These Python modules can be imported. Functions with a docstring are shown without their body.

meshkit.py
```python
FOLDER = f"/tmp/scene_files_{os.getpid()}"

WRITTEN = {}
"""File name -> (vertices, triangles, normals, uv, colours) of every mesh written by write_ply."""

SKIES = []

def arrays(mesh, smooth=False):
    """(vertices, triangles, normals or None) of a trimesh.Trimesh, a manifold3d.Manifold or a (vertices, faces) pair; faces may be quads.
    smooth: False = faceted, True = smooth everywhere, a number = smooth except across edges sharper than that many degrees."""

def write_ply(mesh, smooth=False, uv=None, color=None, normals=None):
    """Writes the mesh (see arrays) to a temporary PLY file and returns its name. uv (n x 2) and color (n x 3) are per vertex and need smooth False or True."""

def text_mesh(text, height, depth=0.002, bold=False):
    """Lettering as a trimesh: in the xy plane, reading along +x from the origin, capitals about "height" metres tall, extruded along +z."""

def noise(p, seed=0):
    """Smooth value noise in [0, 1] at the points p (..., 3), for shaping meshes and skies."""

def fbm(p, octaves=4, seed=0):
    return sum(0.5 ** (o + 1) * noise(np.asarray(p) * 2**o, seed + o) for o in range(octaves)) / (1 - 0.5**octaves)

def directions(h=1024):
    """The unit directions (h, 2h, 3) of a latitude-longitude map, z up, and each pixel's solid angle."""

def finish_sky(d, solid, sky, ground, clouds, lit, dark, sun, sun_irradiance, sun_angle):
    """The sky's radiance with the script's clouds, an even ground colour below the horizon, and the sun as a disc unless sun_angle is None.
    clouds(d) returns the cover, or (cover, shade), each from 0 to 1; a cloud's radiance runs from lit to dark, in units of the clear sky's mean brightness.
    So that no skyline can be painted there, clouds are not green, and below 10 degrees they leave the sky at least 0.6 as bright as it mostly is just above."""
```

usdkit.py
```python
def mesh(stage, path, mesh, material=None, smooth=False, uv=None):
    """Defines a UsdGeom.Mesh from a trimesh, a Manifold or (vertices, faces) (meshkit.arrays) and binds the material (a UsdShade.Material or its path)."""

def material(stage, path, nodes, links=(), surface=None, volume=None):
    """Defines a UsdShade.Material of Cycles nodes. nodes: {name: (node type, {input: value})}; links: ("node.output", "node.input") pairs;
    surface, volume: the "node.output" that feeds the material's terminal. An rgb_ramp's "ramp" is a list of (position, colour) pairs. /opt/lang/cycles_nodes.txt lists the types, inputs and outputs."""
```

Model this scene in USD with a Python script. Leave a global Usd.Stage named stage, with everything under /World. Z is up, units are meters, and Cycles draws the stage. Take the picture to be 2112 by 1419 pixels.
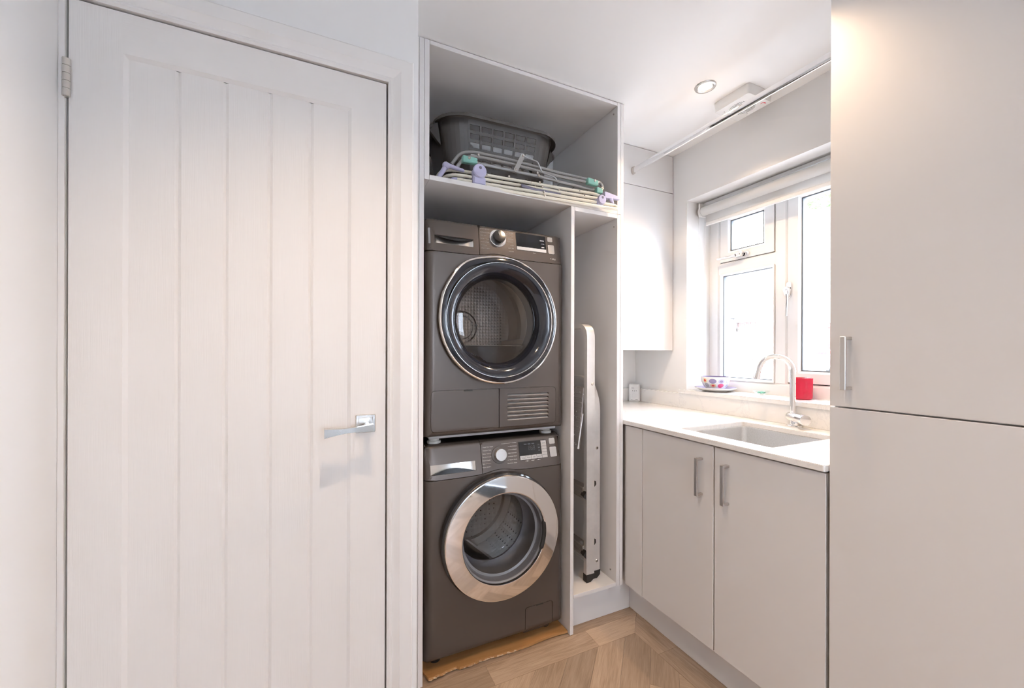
import math, random
import numpy as np
import trimesh
import usdkit, meshkit
from pxr import Usd, UsdGeom, UsdLux, UsdShade, Gf, Sdf
from shapely.geometry import Polygon, Point, box as sbox, LineString
from shapely.ops import unary_union
from shapely import affinity
from scipy.spatial import ConvexHull

random.seed(7)
RNG = np.random.default_rng(7)
stage = Usd.Stage.CreateInMemory()
UsdGeom.SetStageUpAxis(stage, 'Z')
UsdGeom.SetStageMetersPerUnit(stage, 1.0)
UsdGeom.Xform.Define(stage, '/World')
UsdGeom.Scope.Define(stage, '/World/Looks')

# ------------------------------------------------------------------ camera, sky, lamps, exposure
YAW, ROLL, FPX, HZ = 0.439232, 0.0030853, 836.19, 726.36
EXPOSURE = -0.12
SKY = 5.8
LAMP = 11000.0
cam = UsdGeom.Camera.Define(stage, '/World/camera')
cam.CreateHorizontalApertureAttr(36.0)
cam.CreateVerticalApertureAttr(36.0 * 1419 / 2112)
cam.CreateFocalLengthAttr(FPX / 2112 * 36.0)
cam.CreateVerticalApertureOffsetAttr((HZ - 709.5) / 2112 * 36.0)
cam.CreateClippingRangeAttr((0.02, 500.0))
cam.CreateExposureAttr(EXPOSURE)
_F = np.array([math.sin(YAW), math.cos(YAW), 0.0])
_R = np.array([math.cos(YAW), -math.sin(YAW), 0.0])
_U = np.array([0, 0, 1.0])
_R, _U = _R * math.cos(ROLL) + _U * math.sin(ROLL), _U * math.cos(ROLL) - _R * math.sin(ROLL)
cam.AddTransformOp().Set(Gf.Matrix4d(*_R, 0, *_U, 0, *(-_F), 0, 0, 0, 1.21, 1))

dome = UsdLux.DomeLight.Define(stage, '/World/sky')
dome.CreateIntensityAttr(SKY)
dome.CreateColorAttr(Gf.Vec3f(0.86, 0.97, 1.15))

# ------------------------------------------------------------------ materials
_mats = {}
def M(name, nodes, links, surface='p.BSDF'):
    if name not in _mats:
        _mats[name] = usdkit.material(stage, '/World/Looks/' + name, nodes, links, surface=surface)
    return _mats[name]

def plain(name, color, rough=0.5, metallic=0.0, spec=0.5, bump=0.0, bscale=200.0, coat=0.0, **kw):
    n = {'p': ('principled_bsdf', dict(base_color=color, roughness=rough, metallic=metallic, specular_ior_level=spec, coat_weight=coat, **kw))}
    l = []
    if bump:
        n['g'] = ('geometry', {})
        n['n'] = ('noise_texture', {'scale': bscale, 'detail': 3.0})
        n['b'] = ('bump', {'strength': bump, 'distance': 0.002})
        l = [('g.position', 'n.vector'), ('n.fac', 'b.height'), ('b.normal', 'p.normal')]
    return M(name, n, l)

def grain(name, color, axis, rough=0.42, strength=0.25):
    """painted moulded door skin: fine embossed timber grain along one axis"""
    s = {'z': (420, 420, 9), 'x': (9, 420, 420)}[axis]
    return M(name, {'g': ('geometry', {}), 'm': ('mapping', {'scale': s}), 'n': ('noise_texture', {'scale': 1.0, 'detail': 3.0, 'roughness': 0.6}),
                    'b': ('bump', {'strength': strength, 'distance': 0.0012}), 'p': ('principled_bsdf', {'base_color': color, 'roughness': rough})},
             [('g.position', 'm.vector'), ('m.vector', 'n.vector'), ('n.fac', 'b.height'), ('b.normal', 'p.normal')])

def wood(name, angle, tone):
    """oak-look plank, the grain along the given angle in the floor plane"""
    a = np.array([[0.30, 0.205, 0.135], [0.43, 0.305, 0.21], [0.52, 0.385, 0.275]]) * tone
    return M(name, {'g': ('geometry', {}), 'o': ('object_info', {}), 'v': ('vector_math', {'math_type': 'multiply_add', 'vector2': (1, 1, 1)}),
                    'mu': ('vector_math', {'math_type': 'scale', 'vector1': (3.1, 7.7, 1.3)}),
                    'r': ('vector_rotate', {'rotate_type': 'z_axis', 'angle': -angle}), 'm': ('mapping', {'scale': (5.0, 62.0, 1.0)}),
                    'n': ('noise_texture', {'scale': 1.0, 'detail': 6.0, 'roughness': 0.62, 'distortion': 1.3}),
                    'm2': ('mapping', {'scale': (1.6, 9.0, 1.0)}), 'n2': ('noise_texture', {'scale': 1.0, 'detail': 2.0}),
                    'm3': ('mapping', {'scale': (14.0, 420.0, 1.0)}), 'n3': ('noise_texture', {'scale': 1.0, 'detail': 2.0}),
                    'x': ('mix_float', {'fac': 0.4}), 'x2': ('mix_float', {'fac': 0.28}),
                    'c': ('rgb_ramp', {'ramp': [(0.0, a[0]), (0.36, a[0]), (0.52, a[1]), (0.68, a[2]), (1, a[2])]}),
                    'h': ('hsv', {'saturation': 1.0}), 'mr': ('map_range', {'from_min': 0, 'from_max': 1, 'to_min': 0.86, 'to_max': 1.1}),
                    'b': ('bump', {'strength': 0.12, 'distance': 0.001}),
                    'p': ('principled_bsdf', {'roughness': 0.42, 'specular_ior_level': 0.4})},
             [('o.random', 'mu.scale'), ('g.position', 'v.vector1'), ('mu.vector', 'v.vector3'), ('v.vector', 'r.vector'), ('r.vector', 'm.vector'), ('m.vector', 'n.vector'),
              ('r.vector', 'm2.vector'), ('m2.vector', 'n2.vector'), ('r.vector', 'm3.vector'), ('m3.vector', 'n3.vector'), ('n.fac', 'x.a'), ('n2.fac', 'x.b'),
              ('x.result', 'x2.a'), ('n3.fac', 'x2.b'), ('x2.result', 'c.fac'),
              ('c.color', 'h.color'), ('o.random', 'mr.value'), ('mr.result', 'h.value'), ('h.color', 'p.base_color'), ('n3.fac', 'b.height'), ('b.normal', 'p.normal')])

def pane(name, tint=(1, 1, 1), ior=1.5, rough=0.0):
    return M(name, {'t': ('transparent_bsdf', {'color': tint}), 'gl': ('glossy_bsdf', {'color': (1, 1, 1), 'roughness': rough}), 'w': ('layer_weight', {'blend': 0.5}), 'q': ('math', {'math_type': 'power', 'value2': 5.0}), 'f': ('math', {'math_type': 'multiply_add', 'value2': 0.95, 'value3': 0.045}), 'x': ('mix_closure', {})},
             [('w.facing', 'q.value1'), ('q.value', 'f.value1'), ('f.value', 'x.fac'), ('t.BSDF', 'x.closure1'), ('gl.BSDF', 'x.closure2')], surface='x.closure')

def speckled(name, a, b, scale, rough, lo=0.45, hi=0.6, metallic=0.0, bump=0.0, spec=0.5):
    n = {'g': ('geometry', {}), 'n': ('noise_texture', {'scale': scale, 'detail': 5.0, 'roughness': 0.6}), 'c': ('rgb_ramp', {'ramp': [(0, a), (lo, a), (hi, b), (1, b)]}),
         'p': ('principled_bsdf', {'roughness': rough, 'metallic': metallic, 'specular_ior_level': spec})}
    l = [('g.position', 'n.vector'), ('n.fac', 'c.fac'), ('c.color', 'p.base_color')]
    if bump:
        n['b'] = ('bump', {'strength': bump, 'distance': 0.002})
        l += [('n.fac', 'b.height'), ('b.normal', 'p.normal')]
    return M(name, n, l)

def brushed(name, color, scale, rough=0.3, strength=0.05, metallic=1.0):
    return M(name, {'g': ('geometry', {}), 'm': ('mapping', {'scale': scale}), 'n': ('noise_texture', {'scale': 1.0, 'detail': 2.0}), 'b': ('bump', {'strength': strength, 'distance': 0.001}),
                    'p': ('principled_bsdf', {'base_color': color, 'roughness': rough, 'metallic': metallic})},
             [('g.position', 'm.vector'), ('m.vector', 'n.vector'), ('n.fac', 'b.height'), ('b.normal', 'p.normal')])

def spots(name, color, hole, scale, size, rough=0.35, metallic=1.0):
    """sheet metal with punched or pressed dots"""
    return M(name, {'t': ('texture_coordinate', {}), 'v': ('voronoi_texture', {'scale': scale, 'randomness': 0.12}),
                    'c': ('rgb_ramp', {'ramp': [(0, hole), (size, hole), (size + 0.06, color), (1, color)]}),
                    'b': ('bump', {'strength': 0.5, 'distance': 0.004}), 'p': ('principled_bsdf', {'roughness': rough, 'metallic': metallic})},
             [('t.object', 'v.vector'), ('v.distance', 'c.fac'), ('c.color', 'p.base_color'), ('v.distance', 'b.height'), ('b.normal', 'p.normal')])

PAINT = plain('wall_paint', (0.82, 0.82, 0.815), 0.75, spec=0.2, bump=0.05, bscale=60)
CEIL = plain('ceiling_paint', (0.90, 0.90, 0.895), 0.85, spec=0.15, bump=0.03, bscale=60)
SATIN = plain('satin_white_paint', (0.80, 0.785, 0.77), 0.38)
DOORV = grain('door_grain_upright', (0.80, 0.78, 0.76), 'z')
DOORH = grain('door_grain_level', (0.80, 0.78, 0.76), 'x')
GREY = plain('light_grey_board', (0.72, 0.70, 0.685), 0.42, bump=0.03, bscale=700)
GREYIN = plain('light_grey_melamine', (0.72, 0.70, 0.685), 0.45, bump=0.03, bscale=700)
EDGE = plain('light_grey_edging', (0.66, 0.645, 0.63), 0.4)
DARKGAP = plain('dark_gap', (0.02, 0.018, 0.016), 0.8)
QUARTZ = M('white_quartz', {'g': ('geometry', {}), 'n': ('noise_texture', {'scale': 4.0, 'detail': 8.0, 'roughness': 0.72, 'distortion': 0.6}),
                            'c': ('rgb_ramp', {'ramp': [(0, (0.84, 0.835, 0.82)), (0.475, (0.84, 0.835, 0.82)), (0.5, (0.78, 0.775, 0.77)), (0.525, (0.85, 0.84, 0.825)), (1, (0.85, 0.84, 0.825))]}),
                            'p': ('principled_bsdf', {'roughness': 0.14})}, [('g.position', 'n.vector'), ('n.fac', 'c.fac'), ('c.color', 'p.base_color')])
CHROME = plain('chrome', (0.86, 0.86, 0.87), 0.06, metallic=1.0)
SATINCHROME = plain('satin_chrome', (0.70, 0.685, 0.66), 0.24, metallic=1.0)
NICKEL = plain('brushed_nickel', (0.58, 0.56, 0.54), 0.34, metallic=1.0)
STEEL = speckled('sink_steel', (0.72, 0.72, 0.715), (0.80, 0.80, 0.795), 260, 0.38, 0.35, 0.65, metallic=0.85)
UPVC = plain('white_upvc', (0.86, 0.86, 0.86), 0.28)
GASKETGREY = plain('grey_glazing_gasket', (0.10, 0.11, 0.12), 0.5)
GLASS = pane('window_glass')
GRAPHITE = M('graphite_enamel', {'g': ('geometry', {}), 'n': ('noise_texture', {'scale': 900.0, 'detail': 1.0}), 'c': ('rgb_ramp', {'ramp': [(0, (0.092, 0.077, 0.069)), (1, (0.132, 0.113, 0.102))]}),
                                 'p': ('principled_bsdf', {'roughness': 0.33, 'metallic': 0.55, 'specular_ior_level': 0.5})}, [('g.position', 'n.vector'), ('n.fac', 'c.fac'), ('c.color', 'p.base_color')])
GRAPHSIDE = plain('graphite_side', (0.10, 0.09, 0.082), 0.5, metallic=0.3)
SEAM = plain('appliance_seam', (0.025, 0.022, 0.02), 0.6)
BLACKGLOSS = plain('gloss_black_plastic', (0.008, 0.009, 0.012), 0.08, coat=0.3)
INKGLOSS = plain('gloss_ink_plastic', (0.010, 0.012, 0.019), 0.11, coat=0.5)
BLACKRUB = plain('black_rubber', (0.015, 0.014, 0.014), 0.55)
GREYRUB = plain('grey_door_seal', (0.16, 0.165, 0.18), 0.35)
SCREEN = plain('display_screen', (0.012, 0.014, 0.017), 0.06)
DIGIT = plain('display_segment', (0.075, 0.085, 0.095), 0.3)
SILVERBTN = plain('silver_button', (0.52, 0.50, 0.48), 0.35, metallic=0.5)
WHITEBTN = plain('pale_button_strip', (0.70, 0.69, 0.67), 0.3)
PRINT = plain('pale_print', (0.62, 0.60, 0.57), 0.5)
DARKPRINT = plain('dark_print', (0.10, 0.10, 0.11), 0.5)
TINTGLASS = pane('tinted_door_glass', (0.62, 0.55, 0.49))
BOWLGLASS = pane('clear_door_glass', (0.86, 0.86, 0.88))
DRUM = spots('drum_steel', (0.55, 0.53, 0.50), (0.03, 0.03, 0.03), 42.0, 0.13)
DRUMBACK = spots('drum_back_steel', (0.50, 0.44, 0.39), (0.22, 0.19, 0.165), 62.0, 0.2, rough=0.4)
DRUMPLAIN = plain('drum_plain_steel', (0.52, 0.47, 0.42), 0.32, metallic=1.0)
ALU = speckled('worn_aluminium', (0.70, 0.69, 0.68), (0.78, 0.77, 0.76), 14, 0.42, 0.35, 0.65, metallic=0.75)
ALURIB = plain('ribbed_aluminium', (0.42, 0.40, 0.39), 0.42, metallic=0.85)
CARD = M('corrugated_card', {'g': ('geometry', {}), 'm': ('mapping', {'scale': (3.0, 40.0, 3.0)}), 'n': ('noise_texture', {'scale': 1.0, 'detail': 4.0}),
                             'c': ('rgb_ramp', {'ramp': [(0.25, (0.36, 0.175, 0.062)), (0.75, (0.50, 0.262, 0.105))]}), 'v': ('voronoi_texture', {'scale': 9.0}),
                             'r2': ('rgb_ramp', {'ramp': [(0, (0.45, 0.4, 0.35)), (0.055, (0.5, 0.45, 0.4)), (0.075, (1, 1, 1)), (1, (1, 1, 1))]}),
                             'x': ('mix', {'mix_type': 'multiply', 'fac': 1.0}), 'p': ('principled_bsdf', {'roughness': 0.8, 'specular_ior_level': 0.2})},
         [('g.position', 'm.vector'), ('m.vector', 'n.vector'), ('n.fac', 'c.fac'), ('g.position', 'v.vector'), ('v.distance', 'r2.fac'), ('c.color', 'x.color1'), ('r2.color', 'x.color2'), ('x.color', 'p.base_color')])
TORNCARD = plain('torn_card_edge', (0.62, 0.44, 0.28), 0.9, bump=0.6, bscale=300)
BASKET = plain('grey_basket_plastic', (0.085, 0.081, 0.079), 0.42)
CREAMTUBE = plain('cream_enamel_tube', (0.80, 0.76, 0.64), 0.28)
LILAC = plain('lilac_plastic', (0.46, 0.45, 0.62), 0.4)
PURPLEGREY = plain('purple_grey_plastic', (0.17, 0.16, 0.22), 0.45)
GREYTUBE = plain('grey_enamel_tube', (0.33, 0.33, 0.325), 0.3, metallic=0.3)
MINT = plain('mint_plastic', (0.22, 0.47, 0.40), 0.4)
RIVET = plain('steel_rivet', (0.75, 0.73, 0.70), 0.25, metallic=1.0)
def cloth(name, c):
    return plain(name, c, 0.9, spec=0.1, bump=0.15, bscale=500)
WHITECLOTH, NAVYCLOTH, REDCLOTH = cloth('white_cloth', (0.78, 0.78, 0.79)), cloth('navy_cloth', (0.02, 0.025, 0.05)), cloth('dark_red_cloth', (0.16, 0.015, 0.03))
WHITEPLASTIC = plain('white_plastic', (0.82, 0.82, 0.81), 0.35)
BLINDCLOTH = M('blind_cloth', {'d': ('diffuse_bsdf', {'color': (0.80, 0.80, 0.79)}), 't': ('translucent_bsdf', {'color': (0.8, 0.8, 0.79)}), 'x': ('mix_closure', {'fac': 0.3})},
               [('d.BSDF', 'x.closure1'), ('t.BSDF', 'x.closure2')], surface='x.closure')
CHINA = plain('white_china', (0.82, 0.82, 0.81), 0.12)
PURPLEGLAZE = plain('purple_glaze', (0.16, 0.13, 0.24), 0.12)
LILACGLAZE = plain('lilac_glaze', (0.33, 0.31, 0.45), 0.15)
DOTS = {k: plain('dot_' + k, c, 0.15) for k, c in dict(plum=(0.27, 0.23, 0.38), red=(0.72, 0.07, 0.09), pink=(0.80, 0.10, 0.20), yellow=(0.80, 0.66, 0.36), lilac=(0.50, 0.50, 0.68), grey=(0.42, 0.42, 0.41)).items()}
REDGLASS = M('red_glass', {'t': ('transparent_bsdf', {'color': (0.86, 0.10, 0.18)}), 'd': ('principled_bsdf', {'base_color': (0.62, 0.02, 0.06), 'roughness': 0.08}), 'x': ('mix_closure', {'fac': 0.72})},
             [('t.BSDF', 'x.closure1'), ('d.BSDF', 'x.closure2')], surface='x.closure')
CLEARGLASS = pane('clear_dish_glass', (0.93, 0.96, 0.95))
GREENGEL = plain('green_beads', (0.10, 0.42, 0.30), 0.3)
BULB = M('lamp_lens', {'e': ('emission', {'color': (1.0, 0.82, 0.62), 'strength': 14.0})}, [], surface='e.emission')

# ------------------------------------------------------------------ mesh helpers
cat = trimesh.util.concatenate
def T(v, f):
    return trimesh.Trimesh(np.asarray(v, float), np.asarray(f), process=False)

def bx(x0, x1, y0, y1, z0, z1, b=0.0):
    """box between two corners with chamfered edges"""
    lo, hi = np.minimum((x0, y0, z0), (x1, y1, z1)), np.maximum((x0, y0, z0), (x1, y1, z1))
    if b <= 0:
        m = trimesh.creation.box(hi - lo); m.apply_translation((lo + hi) / 2); return m
    b = min(b, 0.49 * (hi - lo).min())
    pts = []
    for s in np.ndindex(2, 2, 2):
        c = np.where(np.array(s) == 1, hi, lo); d = np.where(np.array(s) == 1, -1, 1) * b
        for k in range(3):
            q = c + d; q[k] = c[k]; pts.append(q)
    return hull(pts)

def hull(pts):
    pts = np.asarray(pts, float)
    h = ConvexHull(pts)
    m = trimesh.Trimesh(pts, h.simplices, process=True)
    m.fix_normals()
    return m

def tube(path, r, n=10, closed=False):
    p = np.asarray(path, float)
    if closed:
        t = np.roll(p, -1, 0) - np.roll(p, 1, 0)
    else:
        t = np.gradient(p, axis=0)
    t /= np.linalg.norm(t, axis=1, keepdims=True) + 1e-12
    a = np.array([0, 0, 1.0]) if abs(t[0][2]) < 0.9 else np.array([1.0, 0, 0])
    A = []
    for k in range(len(p)):
        a = a - t[k] * (a @ t[k]); a /= np.linalg.norm(a) + 1e-12; A.append(a)
    A = np.array(A); B = np.cross(t, A)
    r = np.broadcast_to(r, (len(p),))
    ang = np.arange(n) * 2 * np.pi / n
    v = p[:, None] + r[:, None, None] * (np.cos(ang)[None, :, None] * A[:, None] + np.sin(ang)[None, :, None] * B[:, None])
    v = v.reshape(-1, 3); f = []
    K = len(p) if closed else len(p) - 1
    for i in range(K):
        j2 = (i + 1) % len(p)
        for j in range(n):
            k = (j + 1) % n
            f += [[i * n + j, i * n + k, j2 * n + k], [i * n + j, j2 * n + k, j2 * n + j]]
    if not closed:
        v = np.vstack([v, p[:1], p[-1:]]); c0, c1 = len(v) - 2, len(v) - 1; o = (len(p) - 1) * n
        for j in range(n):
            k = (j + 1) % n
            f += [[c0, k, j], [c1, o + j, o + k]]
    return T(v, f)

def cyl(p0, p1, r, n=20, r1=None):
    return tube([p0, p1], [r, r if r1 is None else r1], n)

def bend(pts, r=0.02, n=6):
    """polyline with rounded corners"""
    p = [np.asarray(q, float) for q in pts]; out = [p[0]]
    for a, b, c in zip(p, p[1:], p[2:]):
        u, w = a - b, c - b
        d = min(r, 0.45 * np.linalg.norm(u), 0.45 * np.linalg.norm(w))
        s, e = b + u / np.linalg.norm(u) * d, b + w / np.linalg.norm(w) * d
        for k in range(n + 1):
            q = k / n; out.append((1 - q) ** 2 * s + 2 * q * (1 - q) * b + q * q * e)
    out.append(p[-1])
    return np.array(out)

def spline(pts, n=40):
    from scipy.interpolate import PchipInterpolator
    p = np.asarray(pts, float); s = np.r_[0, np.cumsum(np.linalg.norm(np.diff(p, axis=0), axis=1))]
    return PchipInterpolator(s, p)(np.linspace(0, s[-1], n))

def lathe(profile, n=64, axis='z', at=(0, 0, 0), arc=None):
    """revolve (radius, height) pairs about an axis; '-y' puts height towards the camera side"""
    pr = np.asarray(profile, float); ang = np.arange(n) * 2 * np.pi / n
    v = np.stack([pr[:, None, 0] * np.cos(ang), pr[:, None, 0] * np.sin(ang), np.broadcast_to(pr[:, None, 1], (len(pr), n))], -1).reshape(-1, 3)
    f = []
    for i in range(len(pr) - 1):
        for j in range(n):
            k = (j + 1) % n
            f += [[i * n + j, i * n + k, (i + 1) * n + k], [i * n + j, (i + 1) * n + k, (i + 1) * n + j]]
    if axis == '-y':
        v = np.stack([v[:, 0], -v[:, 2], v[:, 1]], -1)
    elif axis == 'x':
        v = np.stack([v[:, 2], v[:, 0], v[:, 1]], -1)
    m = T(v + np.asarray(at, float), f)
    m.merge_vertices(); m.update_faces(m.nondegenerate_faces())
    return m

def ext(poly, d, plane='xz', at=0.0, sub=None):
    """extrude a shapely polygon drawn in plane xz (towards -y from y=at), yz (towards +x from x=at), xy (up from z=at)"""
    gs = [g for g in getattr(poly, 'geoms', [poly]) if g.area > 1e-9]
    m = cat([trimesh.creation.extrude_polygon(g, d, engine='earcut') for g in gs])
    if sub:
        m = m.subdivide_to_size(sub, max_iter=12)
    v = np.array(m.vertices)
    if plane == 'xz':
        v = np.stack([v[:, 0], at - v[:, 2], v[:, 1]], -1)
    elif plane == 'yz':
        v = np.stack([at + v[:, 2], v[:, 0], v[:, 1]], -1)
    else:
        v = v + [0, 0, at]
    return T(v, m.faces)

def rrect(x0, x1, y0, y1, r, seg=5):
    return sbox(x0 + r, y0 + r, x1 - r, y1 - r).buffer(r, quad_segs=seg)

def circ(x, y, r, seg=24):
    return Point(x, y).buffer(r, quad_segs=seg)

def text(s, h, x, z, y, bold=False, depth=0.0004, anchor='l'):
    """lettering standing in an xz plane at depth y, read from -y"""
    m = meshkit.text_mesh(s, h, depth, bold)
    v = np.array(m.vertices); w = v[:, 0].max()
    dx = {'l': 0, 'r': -w, 'm': -w / 2}[anchor]
    return T(np.stack([v[:, 0] + x + dx, y - v[:, 2], v[:, 1] + z], -1), m.faces)

def xf(m, rot=None, axis=(0, 0, 1), at=(0, 0, 0), move=(0, 0, 0)):
    m = m.copy()
    if rot:
        m.apply_transform(trimesh.transformations.rotation_matrix(math.radians(rot), axis, at))
    m.apply_translation(move)
    return m

# ------------------------------------------------------------------ scene helpers
_names = {}
def numbered(path):
    k = _names.get(path, -1) + 1
    _names[path] = k
    return path if k == 0 else f'{path}_{k:03d}'

def tagprim(p, label=None, category=None, group=None, kind=None):
    for k, v in (('label', label), ('category', category), ('group', group), ('kind', kind)):
        if v:
            p.SetCustomDataByKey(k, v)

class Thing:
    """a top-level object: an Xform at its base whose children are its parts (meshes are given in room coordinates)"""
    def __init__(self, name, label, category, base, group=None, kind=None):
        self.base = np.asarray(base, float)
        self.path = numbered('/World/' + name)
        x = UsdGeom.Xform.Define(stage, self.path)
        x.AddTranslateOp().Set(Gf.Vec3d(*map(float, base)))
        self.prim = x.GetPrim()
        tagprim(self.prim, label, category, group, kind)
    def part(self, name, mesh, mat, parent=None, label=None, kind=None, smooth=30):
        if isinstance(mesh, list):
            mesh = cat(mesh)
        m = mesh.copy(); m.apply_translation(-self.base)
        path = numbered((parent or self.path) + '/' + name)
        g = usdkit.mesh(stage, path, m, mat, smooth=smooth)
        tagprim(g.GetPrim(), label=label, kind=kind)
        return path

def single(name, mesh, mat, label=None, category=None, group=None, kind=None, smooth=30):
    if isinstance(mesh, list):
        mesh = cat(mesh)
    base = np.array([mesh.bounds[:, 0].mean(), mesh.bounds[:, 1].mean(), mesh.bounds[0, 2]])
    m = mesh.copy(); m.apply_translation(-base)
    path = numbered('/World/' + name)
    g = usdkit.mesh(stage, path, m, mat, smooth=smooth)
    g.AddTranslateOp().Set(Gf.Vec3d(*map(float, base)))
    tagprim(g.GetPrim(), label, category, group, kind)
    return g

# ================================================================== THE ROOM
CZ = 2.3456            # ceiling
YD = 1.209             # wall with the door
YF = 1.4603            # front of the laundry housing
YB = 2.04              # wall behind the units
XW = 1.844             # window wall
XL = -0.514            # left wall
XP = 0.2568            # end of the door wall (outer corner)
XC = 1.262             # front of base and tall unit doors
YR = -3.6              # rear wall, behind the camera
WZ0, WZ1, WY0, WY1 = 0.983, 2.0577, 0.80, 1.634   # window opening

def wall_with_hole(axis, at, thick, a0, a1, z0, z1, hole):
    ha0, ha1, hz0, hz1 = hole
    p = sbox(a0, z0, a1, z1).difference(sbox(ha0, hz0, ha1, hz1))
    return ext(p, thick, axis, at)

single('ceiling', bx(XL - .1, XW + .3, YR - .1, YB + .1, CZ, CZ + .12), CEIL, kind='structure')
single('wall_left', ext(sbox(YR, 0, YB + .1, CZ).difference(sbox(-3.2, .9, -2.2, 2.1)), .1, 'yz', XL - .1), PAINT, kind='structure')
dw = sbox(XL, 0, XP, CZ).difference(sbox(-.5035, -.01, .1712, 1.983))
single('wall_front', [ext(dw, .12, 'xz', YD + .12), bx(XP - .1, XP, YD + .12, YB, 0, CZ)], PAINT, kind='structure')
single('wall_back', bx(XL, XW, YB, YB + .1, 0, CZ), PAINT, kind='structure')
single('wall_right', wall_with_hole('yz', XW, .30, YR, YB + .1, 0, CZ, (WY0, WY1, WZ0, WZ1)), PAINT, kind='structure')
single('wall_rear', ext(sbox(XL - .1, 0, XW + .3, CZ).difference(sbox(.05, .95, 1.25, 2.1)), .1, 'xz', YR), PAINT, kind='structure')

# floor: oak-look planks, a mitred border round a herringbone field
FL = Thing('floor', None, None, (0.6, 0.0, 0.0), kind='structure')
FL.part('subfloor', bx(XL, XW, YR, YB, -.06, -.0045), DARKGAP, smooth=False)
A45, PW, PL = math.radians(45), 0.1023, 0.614
XB1, YB1 = 1.2265, 1.3565       # inner edges of the border
XPL, YPL = 1.328, 1.504         # plinth lines
def plank(poly, angle, k):
    poly = poly.buffer(-0.0004, join_style=2)
    for g in getattr(poly, 'geoms', [poly]):
        if g.area > 4e-4:
            top = ext(g, .0045, 'xy', -.0045)
            FL.part('plank', top, wood(f'oak_{round(math.degrees(angle)) % 180}_{k % 3}', angle, (0.94, 1.0, 1.07)[k % 3]), smooth=False)
ym = YB1 + (XPL - XB1)
plank(Polygon([(XL, YB1), (.575, YB1), (.575, ym), (XL, ym)]), 0, 0)
plank(Polygon([(.575, YB1), (1.0395, YB1), (1.0395, ym), (.575, ym)]), 0, 1)
plank(Polygon([(1.0395, YB1), (XB1, YB1), (XPL, ym), (1.0395, ym)]), 0, 2)
plank(sbox(XP, ym, .68, YB), 0, 1)
plank(sbox(.68, ym, XPL + .1, YPL + .1), 0, 1)
for i, (a, b) in enumerate(((1.22, None), (.62, 1.22), (.02, .62), (-.6, .02), (-1.2, -.6), (-1.8, -1.2), (-2.4, -1.8), (-3.0, -2.4), (YR, -3.0))):
    pts = [(XB1, a), (XPL + .03, a), (XPL + .03, ym + .03), (XB1, YB1)] if b is None else [(XB1, a), (XPL + .03, a), (XPL + .03, b), (XB1, b)]
    plank(Polygon(pts), math.pi / 2, (1, 0, 2)[i % 3])
field = sbox(XL, YR, XB1, YB1)
k = 0
U0, V0 = -.0255, 1.565
for i in range(-60, 40):
    for j in range(-12, 14):
        for kind in (0, 1):
            u, v = U0 + i * PW + j * PL, V0 + i * PW - j * PL
            r = sbox(u, v, u + PW, v + PL) if kind == 0 else sbox(u + PW, v, u + PW + PL, v + PW)
            c = r.centroid
            x, y = (c.x + c.y) / 2 ** .5, (c.y - c.x) / 2 ** .5
            if not (XL - .6 < x < XB1 + .6 and -1.6 < y < YB1 + .6):
                continue
            p = affinity.affine_transform(r, [2 ** -.5, 2 ** -.5, -2 ** -.5, 2 ** -.5, 0, 0]).intersection(field)
            if p.area > 1e-3:
                k += 1
                plank(p, A45 if kind == 0 else -A45, (i * 2 + j + kind) % 3)

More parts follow.
